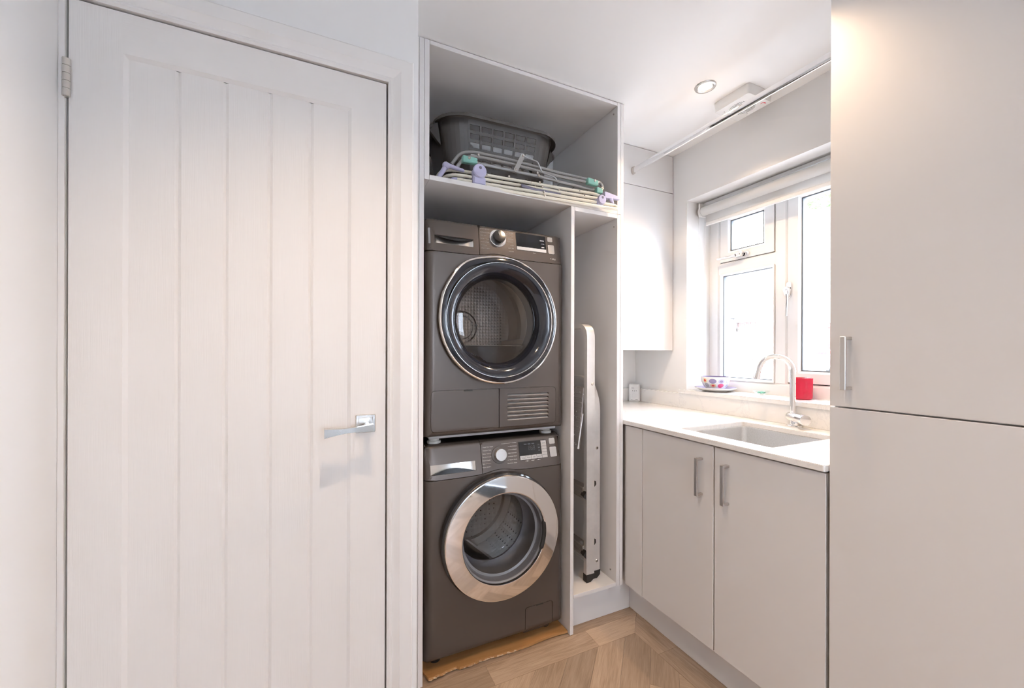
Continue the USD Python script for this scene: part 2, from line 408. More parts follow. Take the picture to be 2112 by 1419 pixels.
# ------------------------------------------------------------------ door and its trim
D = Thing('door_1', 'white boarded cottage door with upright grooves and wood grain embossing', 'door', (-.166, YD, 0), kind='structure')
dx0, dx1, dz0, dz1 = -.4995, .1668, .004, 1.9785
px0, px1, pz0, pz1 = -.4095, .0735, .22, 1.886
grooves = [-.3111, -.2167, -.1217, -.0267]
frame_l = ext(sbox(dx0, dz0, px0, dz1), .04, 'xz', YD + .04)
D.part('stile', frame_l, DOORV, smooth=False)
D.part('stile', ext(sbox(px1, dz0, dx1, dz1), .04, 'xz', YD + .04), DOORV, smooth=False)
D.part('top_rail', ext(sbox(px0, pz1, px1, dz1), .04, 'xz', YD + .04), DOORH, smooth=False)
D.part('bottom_rail', ext(sbox(px0, dz0, px1, pz0), .04, 'xz', YD + .04), DOORH, smooth=False)
D.part('core', bx(px0 - .002, px1 + .002, YD + .0302, YD + .0395, pz0 - .002, pz1 + .002), DARKGAP, smooth=False)
mw, md = .0085, .0062     # sticking round the boards
def frame_ring(o, i, y0, y1):
    (ox0, ox1, oz0, oz1), (ix0, ix1, iz0, iz1) = o, i
    v = [(ox0, y0, oz0), (ox1, y0, oz0), (ox1, y0, oz1), (ox0, y0, oz1), (ix0, y1, iz0), (ix1, y1, iz0), (ix1, y1, iz1), (ix0, y1, iz1)]
    f = []
    for a in range(4):
        b = (a + 1) % 4
        f += [[a, b, 4 + b], [a, 4 + b, 4 + a]]
    return T(v, f)
D.part('panel_moulding', frame_ring((px0, px1, pz0, pz1), (px0 + mw, px1 - mw, pz0 + mw, pz1 - mw), YD, YD + md), SATIN, smooth=False)
edges = [px0 + mw] + grooves + [px1 - mw]
for a, b in zip(edges, edges[1:]):
    g = .0062
    pr = Polygon([(a, .03), (a, md + (.0034 if a > px0 + .02 else 0)), (a + g, md), (b - g, md), (b, md + (.0034 if b < px1 - .02 else 0)), (b, .03)])
    m = trimesh.creation.extrude_polygon(pr, pz1 - pz0 - 2 * mw, engine='earcut')
    v = np.array(m.vertices)
    D.part('board', T(np.stack([v[:, 0], YD + v[:, 1], pz0 + mw + v[:, 2]], -1), m.faces), DOORV, smooth=False)
hz = 1.003
lock = D.part('lock_plate', bx(.1735, .1815, YD - .004, YD + .004, .992, 1.034, .001), SATINCHROME)
rose = D.part('handle_rose', [bx(.0865, .1385, YD - .0075, YD, .9835, 1.0335, .0018), bx(.0935, .1315, YD - .0095, YD - .006, .9905, 1.0265, .001)], SATINCHROME)
lev = []
for q in np.linspace(0, 1, 15):   # lever: flat blade, waisted in the middle
    x = .1275 - q * .1205
    w = .0105 + .0055 * (2 * q - .85) ** 2 - .006 * math.sin(math.pi * min(1, q * 1.05))
    hh = .0095 - .0045 * math.sin(math.pi * q) + .002 * q
    zc = hz - .0005 + .0035 * (1 - q) - .004 * q
    dpt = .0125 - .0055 * math.sin(math.pi * q)
    lev.append([(x, YD - .058 + s * dpt, zc + t * hh) for s, t in ((-1, -1), (1, -1), (1, 1), (-1, 1))])
lv = np.array(lev).reshape(-1, 3); lf = []
for i in range(len(lev) - 1):
    for a in range(4):
        b = (a + 1) % 4
        lf += [[4 * i + a, 4 * i + b, 4 * i + 4 + b], [4 * i + a, 4 * i + 4 + b, 4 * i + 4 + a]]
lf += [[0, 2, 1], [0, 3, 2], [4 * len(lev) - 4, 4 * len(lev) - 3, 4 * len(lev) - 2], [4 * len(lev) - 4, 4 * len(lev) - 2, 4 * len(lev) - 1]]
D.part('door_handle', [T(lv, lf), cyl((.1155, YD - .0085, hz + .001), (.1155, YD - .05, hz + .001), .0085, 16)], SATINCHROME, label='satin chrome lever handle')
for zc in (1.80, .23):
    hg = []
    for q in range(5):
        z0 = zc - .0405 + q * .0164
        hg.append(cyl((-.5005, YD - .0065, z0 + .0005), (-.5005, YD - .0065, z0 + .0160), .0068, 16))
    hg.append(cyl((-.5005, YD - .0065, zc - .041), (-.5005, YD - .0065, zc + .0415), .005, 12))
    D.part('hinge', hg, SATINCHROME, label='satin chrome butt hinge')

FX = .1695
single('trim_1', [bx(XL + .0005, -.5035, YD - .006, YD + .001, 0, 1.9835), bx(-.5065, -.5030, YD + .001, YD + .10, 0, 1.9835), bx(-.5035, -.485, YD + .0425, YD + .08, 0, 1.98)], SATIN, kind='structure', smooth=False)
# right architrave and head: a moulded section mitred at the corner
sec = [(0, .0), (.0, .006), (.006, .009), (.010, .009), (.014, .0072), (.019, .0085), (.031, .0155), (.034, .0172), (.066, .0172), (.0705, .013), (.0705, 0)]
v, f = [], []
x_in, z_in = .1715, 1.983
for (w, d) in sec:
    for (x, z) in ((x_in + w, 0), (x_in + w, z_in + w), (XL + .001, z_in + w)):
        v.append((x, YD - d, z))
for i in range(len(sec) - 1):
    for a in range(2):
        q = 3 * i + a
        f += [[q, q + 3, q + 4], [q, q + 4, q + 1]]
single('trim_2', [T(v, f), bx(.1712, .190, YD + .001, YD + .06, 0, 1.99), bx(-.50, .19, YD + .001, YD + .10, 1.9832, 1.992), bx(.150, .172, YD + .0425, YD + .08, 0, 1.983), bx(-.50, .17, YD + .0425, YD + .08, 1.960, 1.984)], SATIN, kind='structure', smooth=20)
#single('baseboard_left', [ext(Polygon([(0, 0), (.016, 0), (.016, .10), (.011, .112), (.0, .118)]), abs(YR - YD) - .03, 'xy', 0)], SATIN, kind='structure') if False else None

# ------------------------------------------------------------------ window, reveal and sill
XFW = 2.03
W = Thing('window_1', 'white plastic framed casement window with a small top light and side sash', 'window', (2.06, 1.237, WZ0), kind='structure')
def yz_frame(y0, y1, z0, z1, w, x0, x1, b=.004):
    o = sbox(y0, z0, y1, z1); i = sbox(y0 + w, z0 + w, y1 - w, z1 - w)
    return ext(o.difference(i), x1 - x0, 'yz', x0)
def bevel_frame(y0, y1, z0, z1, w, x0, x1, b):
    """ring of frame with chamfered inner lip towards the room"""
    a = [(y0, z0), (y1, z0), (y1, z1), (y0, z1)]
    def ring(o, x): return [(x, y0 + o, z0 + o), (x, y1 - o, z0 + o), (x, y1 - o, z1 - o), (x, y0 + o, z1 - o)]
    R = [ring(0, x1), ring(0, x0), ring(w - b, x0), ring(w, x0 + b), ring(w, x1), ring(0, x1)]
    v = [p for r in R for p in r]; f = []
    for i in range(5):
        for q in range(4):
            p = (q + 1) % 4
            f += [[4 * i + q, 4 * i + 4 + p, 4 * i + p], [4 * i + q, 4 * i + 4 + q, 4 * i + 4 + p]]
    m = T(v, f); m.fix_normals(); return m
FY0, FY1, FZ0, FZ1 = WY0, WY1, 1.003, WZ1
MY = 1.237           # mullion centre
TZ0, TZ1 = 1.643, 1.712   # transom
fr = [bevel_frame(FY0, FY1, FZ0, FZ1, .060, XFW, XFW + .07, .010),
      bx(XFW + .001, XFW + .069, MY - .031, MY + .031, FZ0 + .05, FZ1 - .05, .009), bx(XFW + .002, XFW + .068, MY, FY1 - .05, TZ0 - .004, TZ1 + .001, .009)]
for y0_, y1_, z0_, z1_ in ((1.272, 1.5665, 1.716, 1.997), (FY0 + .055, 1.203, 1.0685, 1.997)):
    fr.append(ext(sbox(y0_ - .02, z0_ - .02, y1_ + .02, z1_ + .02).difference(sbox(y0_ + .014, z0_ + .014, y1_ - .014, z1_ - .014)), .016, 'yz', XFW + .052))
W.part('frame', fr, UPVC)
def sash(y0, y1, z0, z1, w=.058):
    s = W.part('sash', [bevel_frame(y0, y1, z0, z1, w, XFW + .002, XFW + .05, .012)], UPVC)
    W.part('gasket', [bevel_frame(y0 + w - .004, y1 - w + .004, z0 + w - .004, z1 - w + .004, .007, XFW + .012, XFW + .03, .002), ext(sbox(y0 - .006, z0 - .006, y1 + .006, z1 + .006).difference(sbox(y0 + .01, z0 + .01, y1 - .01, z1 - .01)), .01, 'yz', XFW + .016)], GASKETGREY, parent=s)
    W.part('pane', bx(XFW + .020, XFW + .026, y0 + w - .003, y1 - w + .003, z0 + w - .003, z1 - w + .003), GLASS, parent=s, smooth=False)
sash(1.2705, 1.5695, 1.7155, 1.9965)
sash(FY0 + .055, 1.203, 1.0685, 1.997)
s = W.part('glazing_bead', [bevel_frame(1.266, 1.568, 1.060, 1.652, .014, XFW - .003, XFW + .04, .010)], UPVC)
W.part('gasket', bevel_frame(1.277, 1.557, 1.071, 1.641, .006, XFW + .008, XFW + .03, .002), GASKETGREY, parent=s)
W.part('pane', bx(XFW + .020, XFW + .026, 1.278, 1.556, 1.073, 1.639), GLASS, parent=s, smooth=False)
# handles: one lying level on the top light, one hanging on the sash
def win_handle(cy, cz, lie):
    px = XFW + .002
    pl = [hull(np.vstack([(lathe([(0, -.0), (.011, -.0), (.011, .006), (.008, .009), (0, .009)], 14, 'x', (px - .009, 0, z)).vertices) for z in (-.028, .028)]))]
    hd = [hull(np.vstack([lathe([(0, 0), (.013, 0), (.015, .006), (.013, .02), (0, .02)], 16, 'x', (px - .034, 0, 0)).vertices, lathe([(0, 0), (.010, 0), (.010, .012), (0, .012)], 12, 'x', (px - .030, -.004, -.026)).vertices])),
          tube(spline([(px - .030, -.003, -.022), (px - .030, -.005, -.05), (px - .033, -.005, -.085), (px - .036, -.005, -.128)], 14), np.linspace(.0085, .0062, 14), 10),
          cyl((px - .035, 0, 0), (px - .0365, 0, 0), .0035, 10)]
    out = []
    for grp in (pl, hd):
        m = cat(grp)
        if lie:
            m = xf(m, 90, (1, 0, 0), (px, 0, 0)); v = np.array(m.vertices); m = T(v, m.faces)
        out.append(xf(m, move=(0, cy, cz)))
    return out
for args in ((1.432, 1.735, True), (1.194, 1.512, False)):
    a, b = win_handle(*args)
    if args[2]:
        for m in (a, b):
            pass
    h = W.part('handle', a, CHROME, label='chrome window handle')
    W.part('handle_lever', b, CHROME, parent=h)
sill = sbox(1.822, WY0 + .001, XFW + .02, WY1 - .001).union(sbox(1.822, WY0 - .035, XW - .0005, 1.6705))
W.part('sill', [ext(sill, .0172, 'xy', .9838), ext(sill.buffer(-.0018, join_style=2), .0018, 'xy', 1.0012)], QUARTZ, label='white quartz window sill')
# glazed patio opening in the rear wall
W2 = Thing('window_2', 'white framed window in the rear wall', 'window', (.5, YR, .95), kind='structure')
for x0, x1 in ((.05, .65), (.65, 1.25)):
    o = sbox(x0, .95, x1, 2.1)
    s = W2.part('sash', ext(o.difference(sbox(x0 + .06, 1.01, x1 - .06, 2.04)), .05, 'xz', YR - .02), UPVC, smooth=False)
    W2.part('pane', bx(x0 + .06, x1 - .06, YR - .048, YR - .042, 1.01, 2.04), GLASS, parent=s, smooth=False)

W3 = Thing('window_3', 'white framed window in the left wall behind the camera', 'window', (XL - .05, -2.3, .9), kind='structure')
for y0, y1 in ((-3.2, -2.7), (-2.7, -2.2)):
    o = sbox(y0, .9, y1, 2.1)
    s = W3.part('sash', ext(o.difference(sbox(y0 + .06, .96, y1 - .06, 2.04)), .05, 'yz', XL - .08), UPVC, smooth=False)
    W3.part('pane', bx(XL - .058, XL - .052, y0 + .06, y1 - .06, .96, 2.04), GLASS, parent=s, smooth=False)

# ------------------------------------------------------------------ laundry housing (fixed cabinet with open compartments)
LX0, LX1, LX2 = .3158, .3341, .3521
RX0, RX1, RX2 = 1.2113, 1.2296, 1.2475
DX0, DX1 = .9639, .9807
L = Thing('laundry_cabinet', 'tall light grey open cabinet holding the stacked laundry machines, with shelf and side niche', 'cabinet', (.78, 1.75, 0))
e = .0008
def board(name, x0, x1, y0, y1, z0, z1, mat=GREYIN, **kw):
    return L.part(name, bx(x0, x1, y0, y1, z0, z1, e), mat, smooth=False, **kw)
board('end_panel', LX0, LX1 - e, YF, YB - .002, .0, 2.343)
board('end_panel', RX1 + e, RX2, YF, YB - .002, .15, 2.343)
board('filler_strip', XP + .001, LX0 - e, YF + .0005, YF + .02, 0, 2.343)
board('side_panel', LX1, LX2, YF, YB - .012, 1.8356, 2.343)
board('side_panel', RX0, RX1, YF, YB - .012, 1.8374, 2.343)
board('top_panel', LX2 + e, RX0 - e, YF, YB - .012, 2.3275, 2.343)
board('shelf', LX2 + e, RX0 - e, YF, YB - .012, 1.8362, 1.8540)
#board('shelf', LX1, LX2 + e, YF + .0002, YB - .012, 1.8365, 1.8372) if False else None
board('back_panel', LX1, RX1, YB - .011, YB - .003, 1.84, 2.34)
board('divider', DX0, DX1, YF, YB - .012, 0.0, 1.8356)
board('niche_side', RX0, RX1, YF, YB - .012, .1515, 1.8358)
board('niche_top', DX1 + e, RX0 - e, YF, YB - .012, 1.8180, 1.8356)
board('niche_floor', DX1 + e, RX0 - e, YF, YB - .012, .1515, .1680)
board('niche_back', DX1, RX1, YB - .011, YB - .003, .15, 1.83)
single('plinth', bx(DX1 + e, XPL - .0008, YPL, YPL + .016, 0.0008, .1505, .0008), GREY, 'light grey plinth board under the narrow niche', 'plinth', smooth=False)
for y, z in ((1.4853, 2.3018), (1.4811, 1.7848), (1.4994, .2092)):
    L.part('shelf_pin', cyl((RX0 + .001, y, z), (RX0 - .0035, y, z), .0035, 10), RIVET)
L.part('skirting_block', bx(XP + .001, XP + .014, YD + .005, YD + .06, 0, .02), SATIN)

# ------------------------------------------------------------------ wall cabinet over the corner
YC = 1.73
WC = Thing('wall_cabinet', 'light grey handleless wall cabinet in the corner beside the window', 'cabinet', (1.55, YC, 1.22))
WC.part('body', bx(RX2 + .002, XW - .002, YC + .021, YB - .002, 1.2265, 2.13, .001), GREY, smooth=False)
WC.part('door', bx(RX2 + .003, XW - .003, YC, YC + .0195, 1.2234, 2.1280, .0012), GREY, smooth=False)
WC.part('filler_panel', bx(RX2 + .003, XW - .0025, YC + .0005, YC + .0195, 2.1308, 2.343, .0012), GREY, smooth=False)

# ------------------------------------------------------------------ base unit, worktop, upstand
def pull(z0, z1, y, x=XC):
    """square bar handle standing on a door that faces -x"""
    return cat([bx(x - .033, x - .0265, y - .0065, y + .0065, z0, z1, .0012), bx(x - .0275, x + .0005, y - .006, y + .006, z0, z0 + .0085, .001), bx(x - .0275, x + .0005, y - .006, y + .006, z1 - .0085, z1, .001)])
BU = Thing('sink_base_unit', 'light grey two door base unit under the sink', 'cabinet', (1.55, 1.0, 0))
BT = .8765
BU.part('body', [bx(XC + .0215, XW - .004, .644, 1.455, .15, .70, .001), bx(XC + .0215, XC + .04, .644, 1.455, .70, .878), bx(XC + .0215, XW - .004, .644, .660, .70, .878), bx(XC + .0215, XW - .004, 1.44, YB - .003, .15, .878)], GREYIN, smooth=False)
BU.part('filler_panel', bx(XC, XC + .019, 1.3535, YF - .0, .15, BT, .001), GREY, smooth=False)
d1 = BU.part('door', bx(XC, XC + .0195, .9995, 1.3510, .15, BT, .0012), GREY, smooth=False)
BU.part('handle', pull(.6895, .8265, 1.0485), NICKEL, parent=d1, label='brushed nickel bar handle')
d2 = BU.part('door', bx(XC, XC + .0195, .6445, .9945, .15, BT, .0012), GREY, smooth=False)
BU.part('handle', pull(.6895, .8265, .9430), NICKEL, parent=d2, label='brushed nickel bar handle')
BU.part('plinth', bx(XPL, XPL + .016, .0, YPL + .016, .0015, .148, .0008), GREY, smooth=False)
SX0, SX1, SY0, SY1 = 1.328, 1.712, .835, 1.205
WT = sbox(1.248, .6405, XW - .001, YB - .001).difference(sbox(1.20, YF + .0, RX2 + .0008, YB)).difference(rrect(SX0, SX1, SY0, SY1, .012))
WT = WT.difference(sbox(1.248, .6405, 1.253, .6455)).union(circ(1.254, .6465, .006)).buffer(0)
wt = [ext(WT, .0165, 'xy', .8838), ext(WT.buffer(-.0018, join_style=2), .0019, 'xy', .8995)]
single('worktop', [ext(WT, .0160, 'xy', .8840), ext(WT.buffer(-.0016), .0016, 'xy', .8999)], QUARTZ, 'white quartz worktop with fine grey veins running under the window', 'worktop')
single('upstand', bx(1.8265, XW - .0005, .642, YB - .001, .9017, .9835, .001), QUARTZ, 'low white quartz upstand along the window wall behind the tap', 'upstand', smooth=False)
single('upstand', bx(RX2 + .001, 1.8255, YB - .018, YB - .001, .9017, .9835, .001), QUARTZ, 'short white quartz upstand under the wall cabinet, in the corner', 'upstand', smooth=False)

# sink bowl, square, undermounted
SK = Thing('sink', 'square stainless steel undermount sink with slot overflow', 'sink', (1.52, 1.02, .70))
def bowl_ring(ex, z, r):
    return np.array(rrect(SX0 + ex, SX1 - ex, SY0 + ex, SY1 - ex, r, 4).exterior.coords)[:-1], z
rings = [bowl_ring(-.012, .8832, .014), bowl_ring(.003, .8832, .018), bowl_ring(.0045, .880, .018), bowl_ring(.008, .74, .020), bowl_ring(.012, .722, .024), bowl_ring(.030, .712, .03), bowl_ring(.17, .7085, .012)]
v, f = [], []
for p, z in rings:
    v += [(x, y, z) for x, y in p]
n = len(rings[0][0])
for i in range(len(rings) - 1):
    for j in range(n):
        q = (j + 1) % n
        f += [[i * n + j, (i + 1) * n + q, i * n + q], [i * n + j, (i + 1) * n + j, (i + 1) * n + q]]
f += [[(len(rings) - 1) * n, (len(rings) - 1) * n + j, (len(rings) - 1) * n + j + 1] for j in range(1, n - 1)]
bw = T(v, f)
SK.part('bowl', bw, STEEL)
SK.part('waste', lathe([(0, .0025), (.03, .003), (.04, .0045), (.045, .003), (.045, 0)], 32, 'z', (1.52, 1.02, .7088)), CHROME)
ov = rrect(.90, .952, .812, .842, .007)
fr = ov.difference(rrect(.9032, .9488, .8152, .8388, .005))
SK.part('overflow', [ext(fr, .004, 'yz', SX1 - .0105)], CHROME)
SK.part('overflow_plate', [ext(rrect(.904, .948, .816, .838, .005), .002, 'yz', SX1 - .0095)], STEEL)

# mixer tap
TP = Thing('mixer_tap', 'tall chrome swan neck mixer tap behind the sink', 'tap', (1.80, 1.035, .9015))
tx, ty = 1.797, 1.036
TP.part('base', lathe([(0, 0), (.0265, 0), (.0265, .004), (.025, .0065), (.0165, .0068), (.0165, .028), (0, .028)], 32, 'z', (tx, ty, .9017)), CHROME)
ax = np.array([-.55, -.835, 0.0]); ax /= np.linalg.norm(ax)
c0 = np.array([tx, ty, .9405])
TP.part('body', [tube([c0 - ax * .032, c0 - ax * .030, c0 + ax * .036], [.0175, .0195, .0195], 28)], CHROME)
TP.part('lever', [tube([c0 + ax * .037, c0 + ax * .039, c0 + ax * .082, c0 + ax * .0835], [.0205, .0218, .0212, .0200], 28)], CHROME, label='chrome lever knob')
sp = np.array([-.80, .60, 0]); sp /= np.linalg.norm(sp)
b0 = c0 - ax * .012
R_ = .0665
arc = [b0 + (0, 0, .012), b0 + (0, 0, .10)] + [b0 + (0, 0, .188) + sp * (R_ - R_ * math.cos(t)) + np.array([0, 0, R_ * math.sin(t)]) for t in np.linspace(0, math.radians(172), 26)]
arc = np.array(arc)
dirn = arc[-1] - arc[-2]; dirn /= np.linalg.norm(dirn)
arc = np.vstack([arc, arc[-1] + dirn * .022])
TP.part('spout', tube(arc, .0112, 20), CHROME)
TP.part('aerator', [tube([arc[-1] - dirn * .002, arc[-1] + dirn * .018], [.0128, .0128], 24)], CHROME)

# ------------------------------------------------------------------ tall unit on the right
TU = Thing('tall_unit', 'tall light grey cabinet with two plain doors at the right edge of the photo', 'cabinet', (1.55, .336, 0))
TU.part('body', bx(XC + .0215, XW - .003, .0385, .6335, .15, 2.343, .001), GREYIN, smooth=False)
u1 = TU.part('door', bx(XC, XC + .0195, .0365, .6358, 1.0670, 2.343, .0012), GREY, smooth=False)
TU.part('handle', pull(1.1137, 1.2535, .5905), NICKEL, parent=u1, label='brushed nickel bar handle')
TU.part('door', bx(XC, XC + .0195, .0365, .6358, .15, 1.0632, .0012), GREY, smooth=False)

# ================================================================== THE LAUNDRY MACHINES
MX, MY0, MW = .3486, 1.49, .600          # left side, front plane, width

class Machine(Thing):
    def setup(self, zb, zs, zt, lean):
        self.zb, self.zs, self.zt, self.lean = zb, zs, zt, lean
    def off(self, x, z):
        """how far the front skin stands back from its plane: rounded sides and foot, control panel leaning back"""
        r = .032
        d = np.clip(np.minimum(x - MX, MX + MW - x), 0, r); o = r - np.sqrt(np.maximum(r * r - (r - d) ** 2, 0))
        r2 = .026
        d = np.clip(z - self.zb, 0, r2); o = np.maximum(o, r2 - np.sqrt(np.maximum(r2 * r2 - (r2 - d) ** 2, 0)))
        t = np.clip((z - self.zs) / (self.zt - self.zs), 0, 1.2)
        o = o + self.lean * t ** 1.15
        r3 = .010
        d = np.clip(self.zt - z, 0, r3); o = o + (r3 - np.sqrt(np.maximum(r3 * r3 - (r3 - d) ** 2, 0))) * 1.4
        return o
    def feat(self, x, z):
        """a point measured in the front plane, moved along its line of sight on to the skin"""
        X, Z, Y = MX + x, z, MY0
        for _ in range(4):
            Y = MY0 + float(self.off(np.array(X), np.array(Z)))
            X, Z = (MX + x) * Y / MY0, 1.21 - (1.21 - z) * Y / MY0
        return X, Y, Z
    def box(self, x0, x1, z0, z1):
        a, b = self.feat(x0, z0), self.feat(x1, z1)
        return a[0], b[0], a[2], b[2]
    def skin(self, poly, d=.012, proud=0.0, sub=.017):
        m = ext(poly, d, 'xz', MY0 + d - proud, sub)
        v = np.array(m.vertices); v[:, 1] += self.off(v[:, 0], v[:, 2])
        return T(v, m.faces)
    def words(self, s, h, x, z, anchor='l', bold=False):
        X, Y, Z = self.feat(x, z)
        m = text(s, h, X, Z, 0, bold, .0003, anchor)
        v = np.array(m.vertices); v[:, 1] += MY0 - .0002 + self.off(v[:, 0], v[:, 2])
        return T(v, m.faces)
    def line(self, x0, z0, x1, z1, w=.0006):
        a, b = self.feat(x0, z0), self.feat(x1, z1)
        return tube([(a[0], a[1] - .0001, a[2]), (b[0], b[1] - .0001, b[2])], w, 4)

def ring(profile, cx, cz, n=96, bump=None):
    """turned ring facing the room: (radius, how proud of the front plane); bump(angle) swells the radius"""
    pr = np.asarray(profile, float); a = np.arange(n) * 2 * np.pi / n
    sc = np.ones(n) if bump is None else 1 + np.array([bump(x) for x in a])
    v = np.stack([cx + pr[:, None, 0] * sc * np.cos(a), np.broadcast_to(MY0 - pr[:, None, 1], (len(pr), n)), cz + pr[:, None, 0] * sc * np.sin(a)], -1).reshape(-1, 3)
    f = []
    for i in range(len(pr) - 1):
        for j in range(n):
            k = (j + 1) % n
            f += [[i * n + j, (i + 1) * n + k, i * n + k], [i * n + j, (i + 1) * n + j, (i + 1) * n + k]]
    m = T(v, f); m.merge_vertices(); m.update_faces(m.nondegenerate_faces()); return m

def shell(x0, x1, y0, y1, z0, z1, t=.004):
    """sheet metal cabinet, open at the front"""
    return cat([bx(x0, x0 + t, y0, y1, z0, z1), bx(x1 - t, x1, y0, y1, z0, z1), bx(x0, x1, y0, y1, z1 - t, z1), bx(x0, x1, y0, y1, z0, z0 + t), bx(x0, x1, y1 - t, y1, z0, z1)])

def arch(z, h, c, w, x0, x1, n=40):
    return [(x, z + h * math.exp(-((x - c) / w) ** 2)) for x in np.linspace(x0, x1, n)]

GAP = .0011
# ---------------------------------------------------------------- washing machine
WM = Machine('washing_machine', 'graphite front loading washing machine with a broad chrome door ring, below the dryer', 'washing machine', (MX + .3, MY0 + .27, .012))
zb, zs, zt = .046, .7275, .8555
WM.setup(zb, zs, zt, .034)
WM.part('body', shell(MX + .004, MX + MW - .004, MY0 + .034, MY0 + .535, zb + .012, zt - .008), GRAPHSIDE, smooth=False)
WM.part('top_plate', bx(MX + .002, MX + MW - .002, MY0 + .050, MY0 + .54, zt - .012, zt - .001, .003), BLACKRUB)
dcx, dcz = MX + .300, .486
low = Polygon([(MX, zb), (MX + MW, zb)] + [(x, z - GAP) for x, z in arch(zs, .0125, MX + .302, .062, MX + MW, MX)])
hatch = WM.box(.4015, .547, .0508, .1545)
hp = rrect(*hatch, .012)
low = low.difference(circ(dcx, dcz, .205, 48)).difference(hp)
WM.part('front_panel', WM.skin(low), GRAPHITE)
h0 = WM.part('filter_hatch', [WM.skin(hp.buffer(-1.7 * GAP)), ], GRAPHITE)
WM.part('hatch_notch', WM.skin(sbox(hatch[0] + .052, hatch[3] - .005, hatch[0] + .086, hatch[3] - .0005), .004, .0006), SEAM, parent=h0)
vx = WM.feat(.221, .79)[0]
top = arch(zs, .0125, MX + .302, .062, MX, MX + MW)
drawer = Polygon([p for p in [(x, z + GAP) for x, z in top] if p[0] < vx - GAP] + [(vx - GAP, zs + GAP + .0125 * math.exp(-((vx - MX - .302) / .062) ** 2)), (vx - GAP, zt), (MX, zt)])
panel = Polygon([(vx + GAP, zs + GAP + .0125 * math.exp(-((vx - MX - .302) / .062) ** 2))] + [p for p in [(x, z + GAP) for x, z in top] if p[0] > vx + GAP] + [(MX + MW, zt), (vx + GAP, zt)])
hx0, hx1, hz0, hz1 = WM.box(.0195, .1955, .7485, .7870)
slot = sbox(hx0, hz0, hx1, hz1)
dr = WM.part('detergent_drawer', WM.skin(drawer.difference(slot), .012), GRAPHITE)
n_ = 24
scoop = []
for q in np.linspace(0, 1, n_):     # concave silver grip inside the slot
    x = hx0 + q * (hx1 - hx0); dd = .004 + .020 * math.sin(math.pi * q) ** .7
    for z in (hz1 + .001, hz0 - .001):
        scoop.append((x, MY0 + dd + float(WM.off(np.array(x), np.array(z))), z))
sf = []
for q in range(n_ - 1):
    sf += [[2 * q, 2 * q + 1, 2 * q + 3], [2 * q, 2 * q + 3, 2 * q + 2]]
WM.part('drawer_grip', T(scoop, sf), SATINCHROME, parent=dr)
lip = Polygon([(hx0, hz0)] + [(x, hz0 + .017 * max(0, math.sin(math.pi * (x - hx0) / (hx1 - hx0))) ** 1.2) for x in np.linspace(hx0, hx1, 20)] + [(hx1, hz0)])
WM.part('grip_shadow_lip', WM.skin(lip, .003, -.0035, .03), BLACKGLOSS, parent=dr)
cp = WM.part('control_panel', WM.skin(panel), GRAPHITE)
kx, ky, kz = WM.feat(.297, .7985)
def knob_on(mach, x, z, r0, r1, dcol, bcol, facets=0):
    X, Y, Z = mach.feat(x, z)
    k = mach.part('programme_knob', xf(lathe([(r0, -.004), (r0, .002), (r0 - .001, .0032), (r0 - .004, .0035), (0, .0035)], 48, '-y', (X, Y, Z)), -12, (1, 0, 0), (X, Y, Z)), bcol)
    d = lathe([(r1 + .0015, .003), (r1 + .0012, .014), (r1, .0215), (r1 - .001, .0225), (0, .0228)], facets or 48, '-y', (X, Y, Z))
    mach.part('knob_dial', xf(d, -12, (1, 0, 0), (X, Y, Z)), dcol, parent=k, smooth=False if facets else 30)
    return k, (X, Y, Z)
knob_on(WM, .297, .7985, .0345, .0245, SATINCHROME, GRAPHSIDE, 14)
dx0_, dx1_, dz0_, dz1_ = WM.box(.390, .509, .766, .842)
ds = WM.part('display_surround', WM.skin(rrect(dx0_ - .001, dx1_ + .001, dz0_ - .001, dz1_ + .001, .003), .004, .0012, .03), SEAM)
sw = (dx1_ - dx0_) * .79
WM.part('display', WM.skin(sbox(dx0_ + .001, dz0_ + .0175, dx0_ + sw, dz1_ - .001), .004, .0018, .03), SCREEN, parent=ds)
seg = []
for q in range(3):      # 8:88 and small legends, unlit
    x0, z0 = dx0_ + .044 + q * .011, dz0_ + .037
    for (a, b, c, d_) in ((0, .007, 0, .0012), (0, .007, .0075, .0087), (0, .007, .015, .0162), (-.0006, .0006, .001, .0075), (-.0006, .0006, .0085, .0155), (.0064, .0076, .001, .0075), (.0064, .0076, .0085, .0155)):
        seg.append(WM.skin(sbox(x0 + a, z0 + c, x0 + b, z0 + d_), .001, .0021, .05))
for q in range(3):
    seg.append(WM.skin(sbox(dx0_ + .024 + q * .018, dz1_ - .013, dx0_ + .037 + q * .018, dz1_ - .0085), .001, .0021, .05))
for q in range(3):
    seg.append(WM.skin(sbox(dx0_ + sw - .015, dz1_ - .020 - q * .011, dx0_ + sw - .006, dz1_ - .015 - q * .011), .001, .0021, .05))
WM.part('display_segments', seg, DIGIT, parent=ds)
bw_ = sw / 4
for q in range(4):
    WM.part('option_button', WM.skin(sbox(dx0_ + .001 + q * bw_, dz0_ + .001, dx0_ + q * bw_ + bw_ - .0003, dz0_ + .0165), .004, .0020, .03), SILVERBTN, parent=ds)
bh = (dz1_ - dz0_ - .002) / 3
for q in range(3):
    WM.part('option_button', WM.skin(sbox(dx0_ + sw + .001, dz0_ + .001 + q * bh, dx1_ - .001, dz0_ + q * bh + bh - .0002), .004, .0020, .03), SILVERBTN, parent=ds)
def push(mach, x0, x1, z0, z1, name):
    b = mach.box(x0, x1, z0, z1)
    k = mach.part(name, mach.skin(rrect(*b, .0055), .004, .0003, .03), SEAM)
    mach.part('button_face', mach.skin(rrect(b[0] + .0014, b[1] - .0014, b[2] + .0014, b[3] - .0014, .0045), .004, .0016, .03), SILVERBTN, parent=k)
